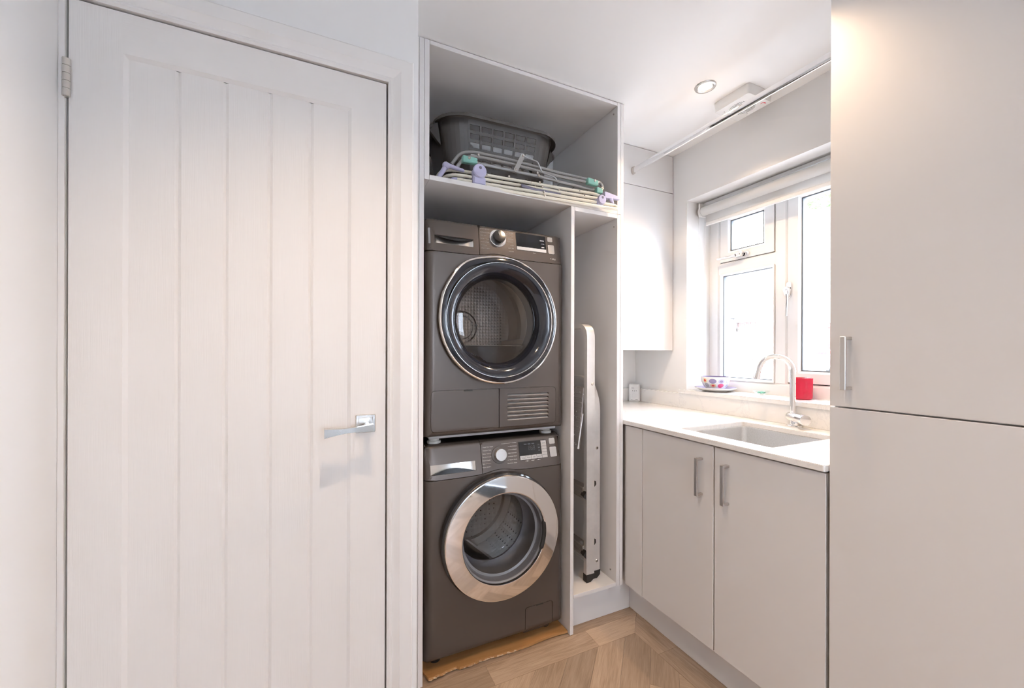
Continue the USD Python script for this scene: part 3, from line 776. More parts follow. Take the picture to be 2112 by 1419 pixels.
push(WM, .5255, .5515, .8195, .8475, 'power_button')
push(WM, .5320, .5600, .7640, .8100, 'start_button')
wl = []
for q, s in enumerate(('Super Eco Wash', 'Outdoor Care', 'Baby Care', 'Wool', 'Hand Wash', 'Spin', 'Rinse+Spin')):
    wl.append(WM.words(s, .0042, .2255, .8330 - q * .0132))
    wl.append(WM.line(.2255 + .0023 * len(s) + .004, .8348 - q * .0132, .262, .8348 - q * .0132))
for q, s in enumerate(('Cotton', 'Synthetics', 'Denim', 'Dark Garment', 'Daily Wash', 'Quick Wash', 'Eco Drum Clean')):
    wl.append(WM.words(s, .0042, .372 + q * .0008, .8400 - q * .0137, 'r'))
    wl.append(WM.line(.334 if q else .305, .8418 - q * .0137, .372 - .0023 * len(s) - .003, .8418 - q * .0137))
for q in range(3):
    wl.append(WM.line(.414 + q * .027, .7605, .420 + q * .027, .7605)); wl.append(WM.line(.425 + q * .027, .7605, .431 + q * .027, .7605))
    wl.append(WM.skin(circ(WM.feat(.4225 + q * .027, .7605)[0], WM.feat(.4225, .7605)[2], .002, 6), .0006, .0004, .05))
s_ = WM.feat(.546, .783)
wl.append(WM.line(.541, .789, .541, .778, .0009)); wl.append(WM.line(.541, .789, .549, .7835, .0009)); wl.append(WM.line(.541, .778, .549, .7835, .0009)); wl.append(WM.line(.5515, .789, .5515, .778, .0009)); wl.append(WM.line(.5545, .789, .5545, .778, .0009))
WM.part('programme_lettering', wl, PRINT, smooth=False)
wd = []
for q, s in enumerate(('Temp', 'Rinse', 'Spin', 'Options')):
    m = text(s, .0045, dx0_ + .001 + q * bw_ + bw_ / 2, dz0_ + .0065, 0, False, .0003, 'm'); v = np.array(m.vertices); v[:, 1] += MY0 - .0022 + WM.off(v[:, 0], v[:, 2]); wd.append(T(v, m.faces))
for q, s in enumerate(('Easy Iron', 'Delay End', 'Quick')):
    m = text(s, .0038, (dx0_ + sw + dx1_) / 2, dz0_ + .011 + q * bh, 0, False, .0003, 'm'); v = np.array(m.vertices); v[:, 1] += MY0 - .0022 + WM.off(v[:, 0], v[:, 2]); wd.append(T(v, m.faces))
WM.part('button_lettering', wd, DARKPRINT, smooth=False)
# door: black rim, mirror chrome ring, clear bowl
dk = WM.part('door', ring([(.200, -.004), (.236, -.002), (.2475, .006), (.2492, .020), (.2470, .034), (.2415, .040)], dcx, dcz), BLACKGLOSS)
WM.part('chrome_ring', ring([(.2425, .036), (.2422, .047), (.2400, .0525), (.2360, .0545), (.1800, .0575), (.1762, .0565), (.1745, .0530), (.1745, .044)], dcx, dcz, 128), CHROME, parent=dk)
WM.part('inner_rim', ring([(.1750, .045), (.1705, .040), (.1690, .024), (.1640, .012), (.1560, .008)], dcx, dcz), GREYRUB, parent=dk)
WM.part('glass_bowl', ring([(.1700, .036), (.1660, .018), (.1520, -.030), (.1380, -.072), (.1230, -.092), (.0950, -.1020), (.0500, -.1070), (.0005, -.1080)], dcx, dcz), BOWLGLASS, parent=dk)
gr = []
for a in np.linspace(math.radians(-26), math.radians(14), 12):
    gr.append((dcx + .176 * math.cos(a), MY0 - .050, dcz + .176 * math.sin(a)))
WM.part('door_grip', tube(gr, np.r_[.004, [.0095] * 10, .004], 10), BLACKRUB, parent=dk)
sl = WM.part('door_seal', ring([(.168, .004), (.1785, -.012), (.186, -.034), (.181, -.060), (.170, -.078), (.158, -.088), (.150, -.092), (.150, -.100), (.165, -.108), (.205, -.110)], dcx, dcz), GREYRUB)
WM.part('drum', ring([(.152, -.104), (.165, -.112), (.228, -.118), (.236, -.132), (.236, -.400)], dcx, dcz), DRUM)
WM.part('drum_back', ring([(.2355, -.3995), (.200, -.401), (.19, -.410), (.075, -.412), (.06, -.404), (.0005, -.402)], dcx, dcz), DRUM)
for q in range(3):
    a = math.radians(35 + 120 * q); pts = []
    for y in (-.135, -.39):
        for (r, w) in ((.234, .032), (.212, .020), (.190, .006)):
            for s in (-1, 1):
                aa = a + s * w / r + (-.12 if y < -.3 else .12)
                pts.append((dcx + r * math.cos(aa), MY0 - y, dcz + r * math.sin(aa)))
    WM.part('drum_paddle', hull(pts), DRUMPLAIN)
for fx in (.055, .545):
    for fy in (.07, .48):
        WM.part('foot', cyl((MX + fx, MY0 + fy, .0106), (MX + fx, MY0 + fy, zb + .014), .021, 18), BLACKRUB)

# ---------------------------------------------------------------- tumble dryer
DM = Machine('tumble_dryer', 'graphite tumble dryer with a dark glossy round door, stacked on the washing machine', 'tumble dryer', (MX + .3, MY0 + .27, .862))
zb, zs, zt = .8895, 1.5875, 1.7165
DM.setup(zb, zs, zt, .022)
DM.part('body', shell(MX + .004, MX + MW - .004, MY0 + .034, MY0 + .535, zb + .010, zt - .004), GRAPHSIDE, smooth=False)
DM.part('base_pan', bx(MX + .02, MX + MW - .02, MY0 + .035, MY0 + .52, zb - .012, zb + .012, .003), plain('base_pan_grey', (.42, .42, .43), .5), smooth=False)
dcx, dcz = MX + .2935, 1.336
def seamz(x, s=0): return zs + s * GAP + .0135 * math.exp(-((x - MX - .285) / .060) ** 2)
low = Polygon([(MX, zb), (MX + MW, zb)] + [(x, seamz(x, -1)) for x in np.linspace(MX + MW, MX, 50)])
fa = DM.box(.019, .559, .908, 1.065)
fp = rrect(*fa, .018)
low = low.difference(circ(dcx, dcz, .20, 48)).difference(fp)
DM.part('front_panel', DM.skin(low), GRAPHITE)
sx = DM.feat(.2955, .98)[0]
fl = DM.part('condenser_flap', DM.skin(fp.intersection(sbox(0, 0, sx - GAP / 2, 2)).buffer(-GAP)), GRAPHITE)
DM.part('flap_notch', DM.skin(sbox(fa[0] + .128, fa[3] - .0065, fa[0] + .163, fa[3] - .0008), .004, .0006), SEAM, parent=fl)
gp = fp.intersection(sbox(sx + GAP / 2, 0, 2, 2)).buffer(-GAP)
gx0, gx1, gz0, gz1 = DM.box(.3318, .5225, .9345, 1.0395)
pt = (gz1 - gz0) / 6.45
slots = [sbox(gx0, gz0 + q * pt, gx1, gz0 + q * pt + pt * .50) for q in range(7)]
vp = DM.part('vent_panel', DM.skin(gp.difference(unary_union(slots))), GRAPHITE)
for q in range(7):
    z0 = gz0 + q * pt
    DM.part('vent_slat', hull([(x, y, z) for x in (gx0 + .0005, gx1 - .0005) for (y, z) in ((MY0 - .0008, z0 + .0002), (MY0 + .0095, z0 + pt * .42), (MY0 + .0115, z0 + pt * .36), (MY0 + .0008, z0 - .0004))]), plain('pale_vent_slat', (.47, .46, .455), .35, metallic=.4), parent=vp)
vx = DM.feat(.2075, 1.65)[0]
xs = np.linspace(MX, MX + MW, 60)
drawer = Polygon([(x, seamz(x, 1)) for x in xs if x < vx - GAP] + [(vx - GAP, seamz(vx, 1)), (vx - GAP, zt), (MX, zt)])
panel = Polygon([(vx + GAP, seamz(vx, 1))] + [(x, seamz(x, 1)) for x in xs if x > vx + GAP] + [(MX + MW, zt), (vx + GAP, zt)])
hx0, hx1, hz0, hz1 = DM.box(.032, .184, .6180 + 1.0, 1.6470)
ix = DM.box(.0085, .0135, 1.612, 1.671)
tank = DM.part('water_tank', DM.skin(drawer.difference(sbox(hx0, hz0, hx1, hz1))), GRAPHITE)
scoop = []
for q in np.linspace(0, 1, n_):
    x = hx0 + q * (hx1 - hx0); dd = .003 + .022 * math.sin(math.pi * q) ** .6
    for z in (hz1 + .001, hz0 - .001):
        scoop.append((x, MY0 + dd + float(DM.off(np.array(x), np.array(z))), z))
DM.part('tank_grip', T(scoop, sf), SATINCHROME, parent=tank)
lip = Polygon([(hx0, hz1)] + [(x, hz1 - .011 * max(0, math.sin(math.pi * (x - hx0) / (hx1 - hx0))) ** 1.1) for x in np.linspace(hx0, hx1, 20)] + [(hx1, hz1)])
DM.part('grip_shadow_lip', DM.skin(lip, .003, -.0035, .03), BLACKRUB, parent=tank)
DM.part('level_window', DM.skin(rrect(*ix, .0024), .003, .0008, .03), plain('pale_level_window', (.42, .41, .42), .3), parent=tank)
DM.part('control_panel', DM.skin(panel), GRAPHITE)
kb, (kx, ky, kz) = knob_on(DM, .287, 1.6645, .0365, .0255, BLACKGLOSS, CHROME)
DM.part('knob_pointer', tube([(kx - .006, ky - .0235, kz + .021), (kx - .0035, ky - .0238, kz + .006)], .0011, 6), PRINT, parent=kb)
dx0_, dx1_, dz0_, dz1_ = DM.box(.372, .5025, 1.629, 1.697)
ds = DM.part('display_surround', DM.skin(rrect(dx0_ - .001, dx1_ + .001, dz0_ - .001, dz1_ + .001, .003), .004, .001, .03), SEAM)
DM.part('display', DM.skin(sbox(dx0_ + .0005, dz0_ + .0150, dx1_ - .0005, dz1_ - .0005), .004, .0018, .03), SCREEN, parent=ds)
DM.part('option_strip', DM.skin(sbox(dx0_ + .0005, dz0_ + .0005, dx1_ - .0005, dz0_ + .0142), .004, .0020, .03), WHITEBTN, parent=ds)
DM.part('display_segments', [DM.skin(sbox(dx1_ - .028, dz1_ - .023, dx1_ - .008, dz1_ - .0195), .001, .0022, .05), DM.skin(sbox(dx1_ - .022, dz1_ - .036, dx1_ - .008, dz1_ - .0348), .001, .0022, .05), DM.skin(sbox(dx1_ - .022, dz0_ + .020, dx1_ - .009, dz0_ + .0245), .001, .0022, .05)], PRINT, parent=ds)
push(DM, .5140, .5380, 1.6760, 1.6985, 'power_button')
push(DM, .5190, .5470, 1.6265, 1.6665, 'start_button')
dl = []
for q, s in enumerate(('COTTON', 'EXTRA DRY', 'CUPBOARD DRY', 'IRON DRY', 'WOOL', 'SUPER SPEED', 'OUTDOOR', 'SPORTS WEAR')):
    dl.append(DM.words(s, .0038, .2105 + q * .0008, 1.7010 - q * .0125 + (.003 if q else 0)))
    if q:
        dl.append(DM.line(.2125 + .0027 * len(s) + .002, 1.7058 - q * .0125, .249, 1.7058 - q * .0125))
for q, s in enumerate(('SYNTHETICS', 'EXTRA DRY', 'CUPBOARD DRY', 'IRON DRY', 'QUICK DRY', 'MIXED', 'COOL AIR', 'TIME DRY')):
    dl.append(DM.words(s, .0038, .3545 + q * .0006, 1.7020 - q * .0122, 'r'))
dl.append(DM.words('9.0kg', .0068, .5300, 1.6040))
for q in range(5):
    dl.append(DM.line(.388 + q * .023, 1.6365, .400 + q * .023, 1.6365, .0007))
dl.append(DM.line(.447, 1.6225, .459, 1.6225, .0007))
DM.part('programme_lettering', dl, PRINT, smooth=False)
def hook(a):   # the ring swells into a grip at the upper left
    return .060 * math.exp(-((math.degrees(a) - 127) / 17) ** 2) + .020 * math.exp(-((math.degrees(a) - 155) / 12) ** 2)
dk = DM.part('door', ring([(.200, -.004), (.240, -.002), (.2465, .004), (.2475, .018)], dcx, dcz, 128, lambda a: .5 * hook(a)), BLACKGLOSS)
DM.part('chrome_trim', ring([(.2475, .016), (.2515, .0185), (.2525, .024), (.2500, .0300), (.2465, .0315), (.2440, .0305), (.2440, .027)], dcx, dcz, 128, hook), CHROME, parent=dk)
DM.part('outer_bezel', ring([(.2448, .0285), (.2350, .0325), (.2270, .0335), (.2262, .032)], dcx, dcz, 128, lambda a: .9 * hook(a) if True else 0), INKGLOSS, parent=dk)
DM.part('pinstripe', ring([(.2270, .0325), (.2258, .0345), (.2238, .0345), (.2228, .0325)], dcx, dcz, 128), CHROME, parent=dk)
DM.part('inner_bezel', ring([(.2232, .033), (.2150, .0335), (.2020, .0290), (.1890, .0180), (.1790, .0030), (.1720, -.0120), (.1690, -.0200)], dcx, dcz, 128), INKGLOSS, parent=dk)
DM.part('door_window', ring([(.1705, -.0160), (.1500, -.0130), (.1000, -.0095), (.0500, -.0080), (.0005, -.0075)], dcx, dcz, 96), TINTGLASS, parent=dk)
DM.part('door_throat', ring([(.1712, -.018), (.1712, -.060), (.1850, -.075), (.1850, -.115)], dcx, dcz), BLACKRUB, parent=dk)
DM.part('filter_housing', [ext(circ(dcx, dcz, .186, 40).intersection(sbox(dcx - .3, dcz - .3, dcx + .3, dcz - .098)), .045, 'xz', MY0 + .113), ext(circ(dcx, dcz, .186, 40).intersection(sbox(dcx - .3, dcz - .3, dcx + .3, dcz - .125)), .03, 'xz', MY0 + .068)], BLACKRUB)
DM.part('housing_edge', tube([(dcx - .150, MY0 + .067, dcz - .0985), (dcx + .150, MY0 + .067, dcz - .0985)], .0012, 6), SATINCHROME)
DM.part('drum', ring([(.186, -.112), (.20, -.122), (.252, -.128), (.262, -.140), (.262, -.190), (.256, -.200), (.256, -.212), (.262, -.222), (.262, -.255), (.257, -.262), (.262, -.270), (.262, -.330), (.250, -.345), (.250, -.362), (.262, -.372), (.262, -.475)], dcx, dcz), DRUMPLAIN)
DM.part('drum_back', ring([(.2615, -.4745), (.235, -.4755), (.22, -.482), (.085, -.484), (.075, -.478), (.062, -.478), (.058, -.484), (.035, -.485), (.0005, -.485)], dcx, dcz), DRUMBACK)
for q in range(3):
    a = math.radians(-20 + 120 * q); pts = []
    for y in (-.150, -.46):
        for (r, w) in ((.260, .03), (.225, .010)):
            for s in (-1, 1):
                pts.append((dcx + r * math.cos(a + s * w / r), MY0 - y, dcz + r * math.sin(a + s * w / r)))
    DM.part('drum_paddle', hull(pts), DRUMPLAIN)
for fx in (.05, .55):
    for fy in (.075, .48):
        z0 = .8548
        DM.part('foot', lathe([(0, 0), (.026, 0), (.027, .004), (.026, .010), (.020, .011), (.020, .024), (0, .024)], 24, 'z', (MX + fx, MY0 + fy, z0)), plain('pale_grey_foot', (.50, .50, .47), .6))

# cardboard sheet under the washing machine, the front edge torn
cb = []
for q, x in enumerate(np.linspace(.3565, .9615, 61)):
    y = 1.4755 - .0045 * math.sin(q * .21) - (.006 * (RNG.random() - .3) if q < 38 else .001 * RNG.random()) + (.010 if .42 < x < .47 else 0)
    cb.append((x, y - .010 * (x < .40) * (0.40 - x) / .05))
cp_ = Polygon(cb + [(.9615, 2.0), (.3365, 2.0), (.3365, 1.56)])
def lift(m):
    v = np.array(m.vertices)
    t = np.clip((1.54 - v[:, 1]) / .07, 0, 1) * np.clip((.62 - v[:, 0]) / .28, 0, 1)
    v[:, 2] += .007 * t ** 1.3 + .0035 * np.clip((1.53 - v[:, 1]) / .07, 0, 1)
    return T(v, m.faces)
CB = Thing('cardboard_sheet', 'flat brown corrugated cardboard sheet with a torn front edge under the washing machine', 'cardboard', (.65, 1.74, .0006))
sh_ = ext(cp_, .0095, 'xy', .0008).subdivide_to_size(.03)
CB.part('sheet', lift(sh_), CARD, smooth=False)
fr_ = []
for q in range(46):
    k = RNG.integers(0, 36); x, y = cb[k]
    fr_.append(hull(np.array([(x, y - .0005, .0035)]) + RNG.normal(0, 1, (6, 3)) * (.0062, .0016, .0021)))
fr_ = [T(np.c_[np.array(m.vertices)[:, :2], np.clip(np.array(m.vertices)[:, 2], .0012, .0085)], m.faces) for m in fr_]
CB.part('torn_edge', lift(cat(fr_)), TORNCARD, kind='stuff')

# ================================================================== THINGS IN THE HOUSING
# laundry basket: tapering tub with rolled rim, latticed long sides
BK = Thing('laundry_basket', 'dark grey plastic laundry basket with a latticed front on the top shelf', 'laundry basket', (.712, 1.775, 1.972))
bcx, bcy, bz0, bz1 = .712, 1.775, 1.972, 2.186
def brect(t, grow=0.0):
    hx, hy, r = .228 + .038 * t + grow, .160 + .034 * t + grow, .085 + .02 * t + grow
    return np.array(affinity.rotate(rrect(bcx - hx, bcx + hx, bcy - hy, bcy + hy, r, 8), -2, origin=(bcx, bcy)).exterior.coords)[:-1]
def bwall(t0, t1, sel=None, th=.0028, grow=0.0):
    """a band of the tub's wall; sel picks stretches of its outline"""
    a0, a1, b0, b1 = brect(t0, grow), brect(t1, grow), brect(t0, grow - th), brect(t1, grow - th)
    z0, z1 = bz0 + t0 * (bz1 - bz0), bz0 + t1 * (bz1 - bz0)
    n = len(a0); out = []
    for i in range(n):
        j = (i + 1) % n
        if sel is None or sel(a0[i], a0[j]):
            q = [(*a0[i], z0), (*a0[j], z0), (*a1[j], z1), (*a1[i], z1), (*b0[i], z0), (*b0[j], z0), (*b1[j], z1), (*b1[i], z1)]
            out.append(T(q, [[0, 1, 2], [0, 2, 3], [4, 6, 5], [4, 7, 6], [3, 2, 6], [3, 6, 7], [1, 0, 4], [1, 4, 5], [0, 3, 7], [0, 7, 4], [2, 1, 5], [2, 5, 6]]))
    return out
longside = lambda p, q: p[1] < bcy and np.linalg.norm(q - p) > .15 and abs(q[0] - p[0]) > abs(q[1] - p[1])
solid = lambda p, q: not longside(p, q)
tub = bwall(0, .97, solid) + bwall(0, .16) + bwall(.845, .97)
BK.part('tub', tub, BASKET, smooth=40)
BK.part('tub_floor', ext(Polygon(brect(.0)), .003, 'xy', bz0), BASKET)
for t in (.715, .561, .407, .253):
    BK.part('lattice_rail', bwall(t - .030, t + .030, longside, .0024), BASKET, smooth=False)
o0, o1 = brect(.12, .0006), brect(.86, .0006)
for i in range(len(o0)):
    j = (i + 1) % len(o0)
    if longside(o0[i], o0[j]):
        for s in np.linspace(.0, 1.0, 7):
            p0, p1 = o0[i] + (o0[j] - o0[i]) * s, o1[i] + (o1[j] - o1[i]) * s
            d = (o0[j] - o0[i]) / np.linalg.norm(o0[j] - o0[i]) * .0042
            nrm = np.array([d[1], -d[0]]) / .0042 * .004
            pts = []
            for (p, t) in ((p0, .12), (p1, .90)):
                z = bz0 + t * (bz1 - bz0)
                for sx in (-1, 1):
                    for k in (-.3, 1):
                        pts.append((*(p + d * sx + nrm * k), z))
            BK.part('lattice_bar', hull(pts), BASKET, smooth=False)
zr = bz1
rim = []
for g, z in ((-.002, zr - .010), (.004, zr - .001), (.013, zr + .001), (.021, zr - .004), (.0235, zr - .018), (.0215, zr - .018), (.0185, zr - .007), (.004, zr - .0045), (-.001, zr - .014)):
    rim.append(np.c_[brect(.97, g), np.full(len(o0), z)])
v = np.vstack(rim); n = len(o0); f = []
for i in range(len(rim) - 1):
    for j in range(n):
        k = (j + 1) % n
        f += [[i * n + j, (i + 1) * n + k, i * n + k], [i * n + j, (i + 1) * n + j, (i + 1) * n + k]]
BK.part('rim', T(v, f), BASKET, smooth=40)
for s in (-1, 1):
    x0 = bcx + s * .268
    BK.part('carry_handle', [tube(bend([(x0 + s * .010, bcy - .085, zr - .012), (x0 + s * .040, bcy - .075, zr - .030), (x0 + s * .040, bcy + .075, zr - .030), (x0 + s * .010, bcy + .085, zr - .012)], .03), .008, 10),
                             hull([(x0 + s * .005, bcy - .10, zr - .012), (x0 + s * .045, bcy - .07, zr - .02), (x0 - s * .012, bcy - .09, zr - .10), (x0 + s * .005, bcy - .075, zr - .012), (x0 + s * .045, bcy - .062, zr - .026), (x0 - s * .012, bcy - .07, zr - .10)])], BASKET)
def crumple(cx, cy, cz, sx, sy, sz, seed, amp=.35, sub=4):
    s = trimesh.creation.icosphere(sub); p = np.array(s.vertices)
    d = 1 + amp * (meshkit.fbm(p * 1.7 + seed * 3.1, 4, seed) - .5) * 2 + .16 * np.abs(np.sin(7 * meshkit.noise(p * 1.3 + seed, seed) + 3 * p[:, 0])) 
    v = p * d[:, None]
    v[:, 2] = np.maximum(v[:, 2], -.75)
    return T(v * (sx, sy, sz) + (cx, cy, cz), s.faces)
single('laundry', crumple(.600, 1.690, 2.030, .082, .066, .046, 3, .25), WHITECLOTH, 'crumpled white laundry at the left end of the grey basket', 'clothes', smooth=60)
single('laundry', crumple(.800, 1.690, 2.022, .080, .062, .036, 5, .25), WHITECLOTH, 'pale crumpled laundry behind the right half of the basket lattice', 'clothes', smooth=60)
single('laundry', crumple(.74, 1.850, 2.010, .14, .05, .028, 8, .25), NAVYCLOTH, 'dark navy garment low in the grey basket', 'clothes', smooth=60)
pk = []
U_, V_ = 24, 12
for i in range(U_):
    for j in range(V_):
        a, t = i / (U_ - 1), j / (V_ - 1)
        x = .505 + .16 * a + .01 * math.sin(9 * t)
        h = .100 * (1 - a) ** .8 * (0.72 + .28 * math.sin(13 * a + 2.2)) if a < .45 else .100 * (1 - a) ** 1.3 * .9
        pk.append((x, 1.815 + .030 * math.sin(20 * a + 2 * t) * (.4 + t) + .01 * t, 2.105 + (h + .055) * t))
pf = []
for i in range(U_ - 1):
    for j in range(V_ - 1):
        q = i * V_ + j; pf += [[q, q + V_, q + V_ + 1], [q, q + V_ + 1, q + 1]]
pm = T(pk, pf); pm2 = T(np.array(pk) + (0, .0025, 0), np.array(pf)[:, ::-1])
single('laundry', [pm, pm2], WHITECLOTH, 'peaked white cloth poking up over the back left rim of the basket', 'clothes', smooth=60)

# folded clothes airers lying on the shelf
def airer_line(x, off=0.0, z=0.0):
    return np.array([x, 1.50 + off - (x - .39) * (.065 / .86), z])
CA = Thing('clothes_airer', 'folded cream tube clothes airer with lilac plastic joints, lying on the shelf under the basket', 'clothes airer', (.80, 1.66, 1.855))
def loop(xl, xr, off, z, depth, zb_, r=.05, drop=0):
    """one long folded frame: front tube, rounded ends going back, rear tube"""
    a, b = airer_line(xl, off, z), airer_line(xr, off, z - drop)
    u = (b - a); u[2] = 0; u /= np.linalg.norm(u); w = np.array([-u[1], u[0], 0.0])
    c, d = b + w * depth, a + w * depth
    c[2] = d[2] = zb_
    m = (a + b) / 2
    return bend([m, a, d, (c + d) / 2, c, b, m + u * .001], r, 8)
tr = .0066
CA.part('frame_tube', tube(loop(.415, 1.165, .034, 1.921, .40, 1.900, .075, .005), tr, 10), CREAMTUBE)
CA.part('frame_tube', tube(loop(.425, 1.160, .012, 1.894, .42, 1.884, .075, .006), tr, 10), CREAMTUBE)
a = [airer_line(.462, .0, 1.8685), airer_line(.80, .0, 1.8685), airer_line(1.12, .0, 1.8640), airer_line(1.178, .0, 1.8605), airer_line(1.176, .006, 1.8475), airer_line(1.10, -.018, 1.838)]
CA.part('frame_tube', tube(bend([airer_line(.46, 0, 1.8705), airer_line(.80, 0, 1.8695), airer_line(1.183, -.002, 1.8640), airer_line(1.183, -.021, 1.8410), airer_line(1.10, -.022, 1.8405), airer_line(.66, -.018, 1.8480), airer_line(.58, -.010, 1.8560)], .014, 6), tr, 10), CREAMTUBE)
CA.part('frame_tube', tube(bend([airer_line(.45, .40, 1.868), airer_line(.80, .40, 1.868), airer_line(1.20, .40, 1.868)], .014, 6), tr, 10), CREAMTUBE)
wires = []
for q in range(9):
    x = .52 + q * .075
    p0, p1 = airer_line(x, .034, 1.918), airer_line(x + .01, .43, 1.90)
    wires.append(tube([p0, p1], .0019, 5))
    p0, p1 = airer_line(x + .02, .012, 1.890), airer_line(x + .03, .43, 1.884)
    wires.append(tube([p0, p1], .0019, 5))
CA.part('hanging_wire', wires, CREAMTUBE)
def disc(p, r, t=.012):
    return lathe([(0, t), (r * .9, t), (r, t * .7), (r, 0), (0, 0)], 28, '-y', p)
def blob(pts, r, n=8):
    return hull(np.vstack([trimesh.creation.icosphere(1, rr).vertices + np.asarray(p, float) for p, rr in zip(pts, np.broadcast_to(r, (len(pts),)))]))
def fold_joint(x, z, r, base=True):
    p = airer_line(x, -.012, z)
    j = [disc(p, r, .012), bx(p[0] - r * .85, p[0] + r * .85, p[1] + .0, p[1] + .028, z - r * .9, z + r * .4, .004)]
    if base:
        j.append(bx(p[0] - .026, p[0] + .026, p[1] - .006, p[1] + .026, z - .052, z - .020, .005))
    c = CA.part('fold_joint', j, LILAC, label='lilac plastic fold joint')
    CA.part('joint_screw', lathe([(0, .0135), (.004, .0135), (.006, .012), (.006, .010)], 14, '-y', (p[0] + .001, p[1], z + r * .42)), PURPLEGREY, parent=c)
fold_joint(.551, 1.9085, .0270)
fold_joint(1.100, 1.8735, .0205, False)
CA.part('corner_foot', [blob([airer_line(.428, .012, 1.921)], .015), blob([airer_line(.428, .012, 1.919), airer_line(.400, .004, 1.872)], [.0095, .0085]), blob([airer_line(.433, .012, 1.924), airer_line(.500, .03, 1.921)], [.009, .0065])], LILAC, label='lilac corner foot')
CA.part('end_cap', lathe([(.0002, -.018), (.004, -.014), (.0078, 0), (.0078, .004), (.0002, .004)], 16, 'x', airer_line(.462, 0, 1.8700)), LILAC)
p = airer_line(1.135, .010, 1.909)
CA.part('corner_foot', [hull(np.vstack([bx(p[0] - .006, p[0] + .004, p[1] - .011, p[1] + .011, p[2] - .016, p[2] + .010).vertices, bx(p[0] + .060, p[0] + .078, p[1] - .011, p[1] + .004, p[2] - .012, p[2] - .001).vertices])), blob([(p[0] + .03, p[1] - .003, p[2] - .014), (p[0] + .042, p[1] - .003, p[2] - .030)], [.010, .006])], LILAC)
CA.part('locking_strap', [hull(np.vstack([trimesh.creation.icosphere(1, .006).vertices * (1, .6, 1.2) + airer_line(x, -.002, z) for x, z in ((.735, 1.886), (.80, 1.876))])), hull(np.vstack([trimesh.creation.icosphere(1, .005).vertices * (1, .6, 1.2) + airer_line(x, -.002, z) for x, z in ((.80, 1.878), (.906, 1.8745))]))], PURPLEGREY, label='dark purple locking strap')
rv = []
for x, z, o in ((.828, 1.9235, .026), (.828, 1.8965, .004), (.828, 1.8700, -.009), (.905, 1.895, .004), (.822, 1.8500, -.027), (.690, 1.926, .026)):
    p = airer_line(x, o, z)
    rv.append(lathe([(0, .0055), (.003, .005), (.0048, .003), (.0048, 0), (0, 0)], 14, '-y', p))
CA.part('rivet', rv, RIVET)
holes = [disc(airer_line(x, o, z), .0022, .0008) for x, z, o in ((.597, 1.919, .0268), (.578, 1.8925, .0048), (1.03, 1.8900, .0048), (1.02, 1.9165, .0268))]
CA.part('tube_hole', holes, SEAM)

GA = Thing('clothes_airer', 'folded grey tube clothes airer with mint green joints, lying on top of the cream airer', 'clothes airer', (.82, 1.70, 1.925))
def loop2(pts, back, r=.04):
    f = [airer_line(*p) for p in pts]
    b = [q + np.array([.02, back, -.012]) for q in (f[0], f[-1])]
    return bend([f[len(f) // 2]] + f[:len(f) // 2][::-1] + [b[0], b[1]] + f[len(f) // 2:][::-1], r, 8)
g1 = [airer_line(.466, .066, 1.955), airer_line(.500, .064, 2.007), airer_line(.555, .062, 2.0185), airer_line(.70, .060, 2.0130), airer_line(.93, .060, 1.9955), airer_line(1.150, .060, 1.9850), airer_line(1.165, .06, 1.955), airer_line(1.12, .052, 1.940), airer_line(.83, .045, 1.957), airer_line(.56, .045, 1.9665)]
GA.part('frame_tube', tube(bend(g1, .028, 8), .0068, 10), GREYTUBE)
g2 = [airer_line(.480, .055, 1.940), airer_line(.515, .053, 1.986), airer_line(.565, .050, 1.9975), airer_line(.72, .047, 1.9895), airer_line(.92, .045, 1.9730), airer_line(1.064, .045, 1.968)]
GA.part('frame_tube', tube(bend(g2, .028, 8), .0068, 10), GREYTUBE)
for o, z in ((.20, 1.965), (.34, 1.955)):
    GA.part('frame_tube', tube(bend([airer_line(.48, o, z), airer_line(.8, o, z - .005), airer_line(1.15, o, z - .012)], .02, 4), .0066, 8), GREYTUBE)
for x in (.497, 1.140):
    GA.part('cross_tube', tube([airer_line(x, .066, 1.944 if x > 1 else 1.958), airer_line(x, .345, 1.944)], .0062, 8), GREYTUBE)
wires = [tube([airer_line(x, .070, 1.950), airer_line(x, .345, 1.948)], .0018, 5) for x in np.linspace(.56, 1.10, 8)]
GA.part('hanging_wire', wires, GREYTUBE)
def mint(x0, x1, z0, z1, o):
    a, b = airer_line(x0, o, z0), airer_line(x1, o, z1)
    c = GA.part('fold_joint', hull(np.vstack([bx(q[0] - .004, q[0] + .004, q[1] - .011, q[1] + .012, q[2] - h, q[2] + h, .003).vertices for q, h in ((a, .0135), (b, .0115))])), MINT, label='mint green plastic fold joint')
    return a, b
mint(.502, .553, 1.9680, 1.9665, .034); mint(1.064, 1.110, 1.9680, 1.9630, .034); mint(1.112, 1.134, 1.934, 1.931, .036)
rv = []
for x, z, o in ((.522, 1.9705, .020), (.566, 1.9985, .041), (1.091, 1.969, .020), (1.128, 1.976, .048), (1.144, 1.953, .045), (.8225, 1.9665, .036), (.827, 1.9555, .034)):
    rv.append(lathe([(0, .006), (.003, .0055), (.0052, .003), (.0052, 0), (0, 0)], 14, '-y', airer_line(x, o, z)))
GA.part('rivet', rv, RIVET)
q0, q1 = airer_line(.717, .020, 1.955), airer_line(.748, .020, 2.019)
GA.part('stay_plate', hull(np.vstack([lathe([(0, 0), (.0095, 0), (.0095, .0022), (0, .0022)], 16, '-y', q).vertices for q in (q0, q1)])), GREYTUBE)
GA.part('stay_wire', tube(bend([q1, airer_line(.780, .017, 2.0105), airer_line(.812, .016, 2.0035), airer_line(.836, .022, 1.9660), airer_line(.895, .022, 1.9545), airer_line(.905, .022, 1.9440)], .008, 5), .0032, 8), GREYTUBE)
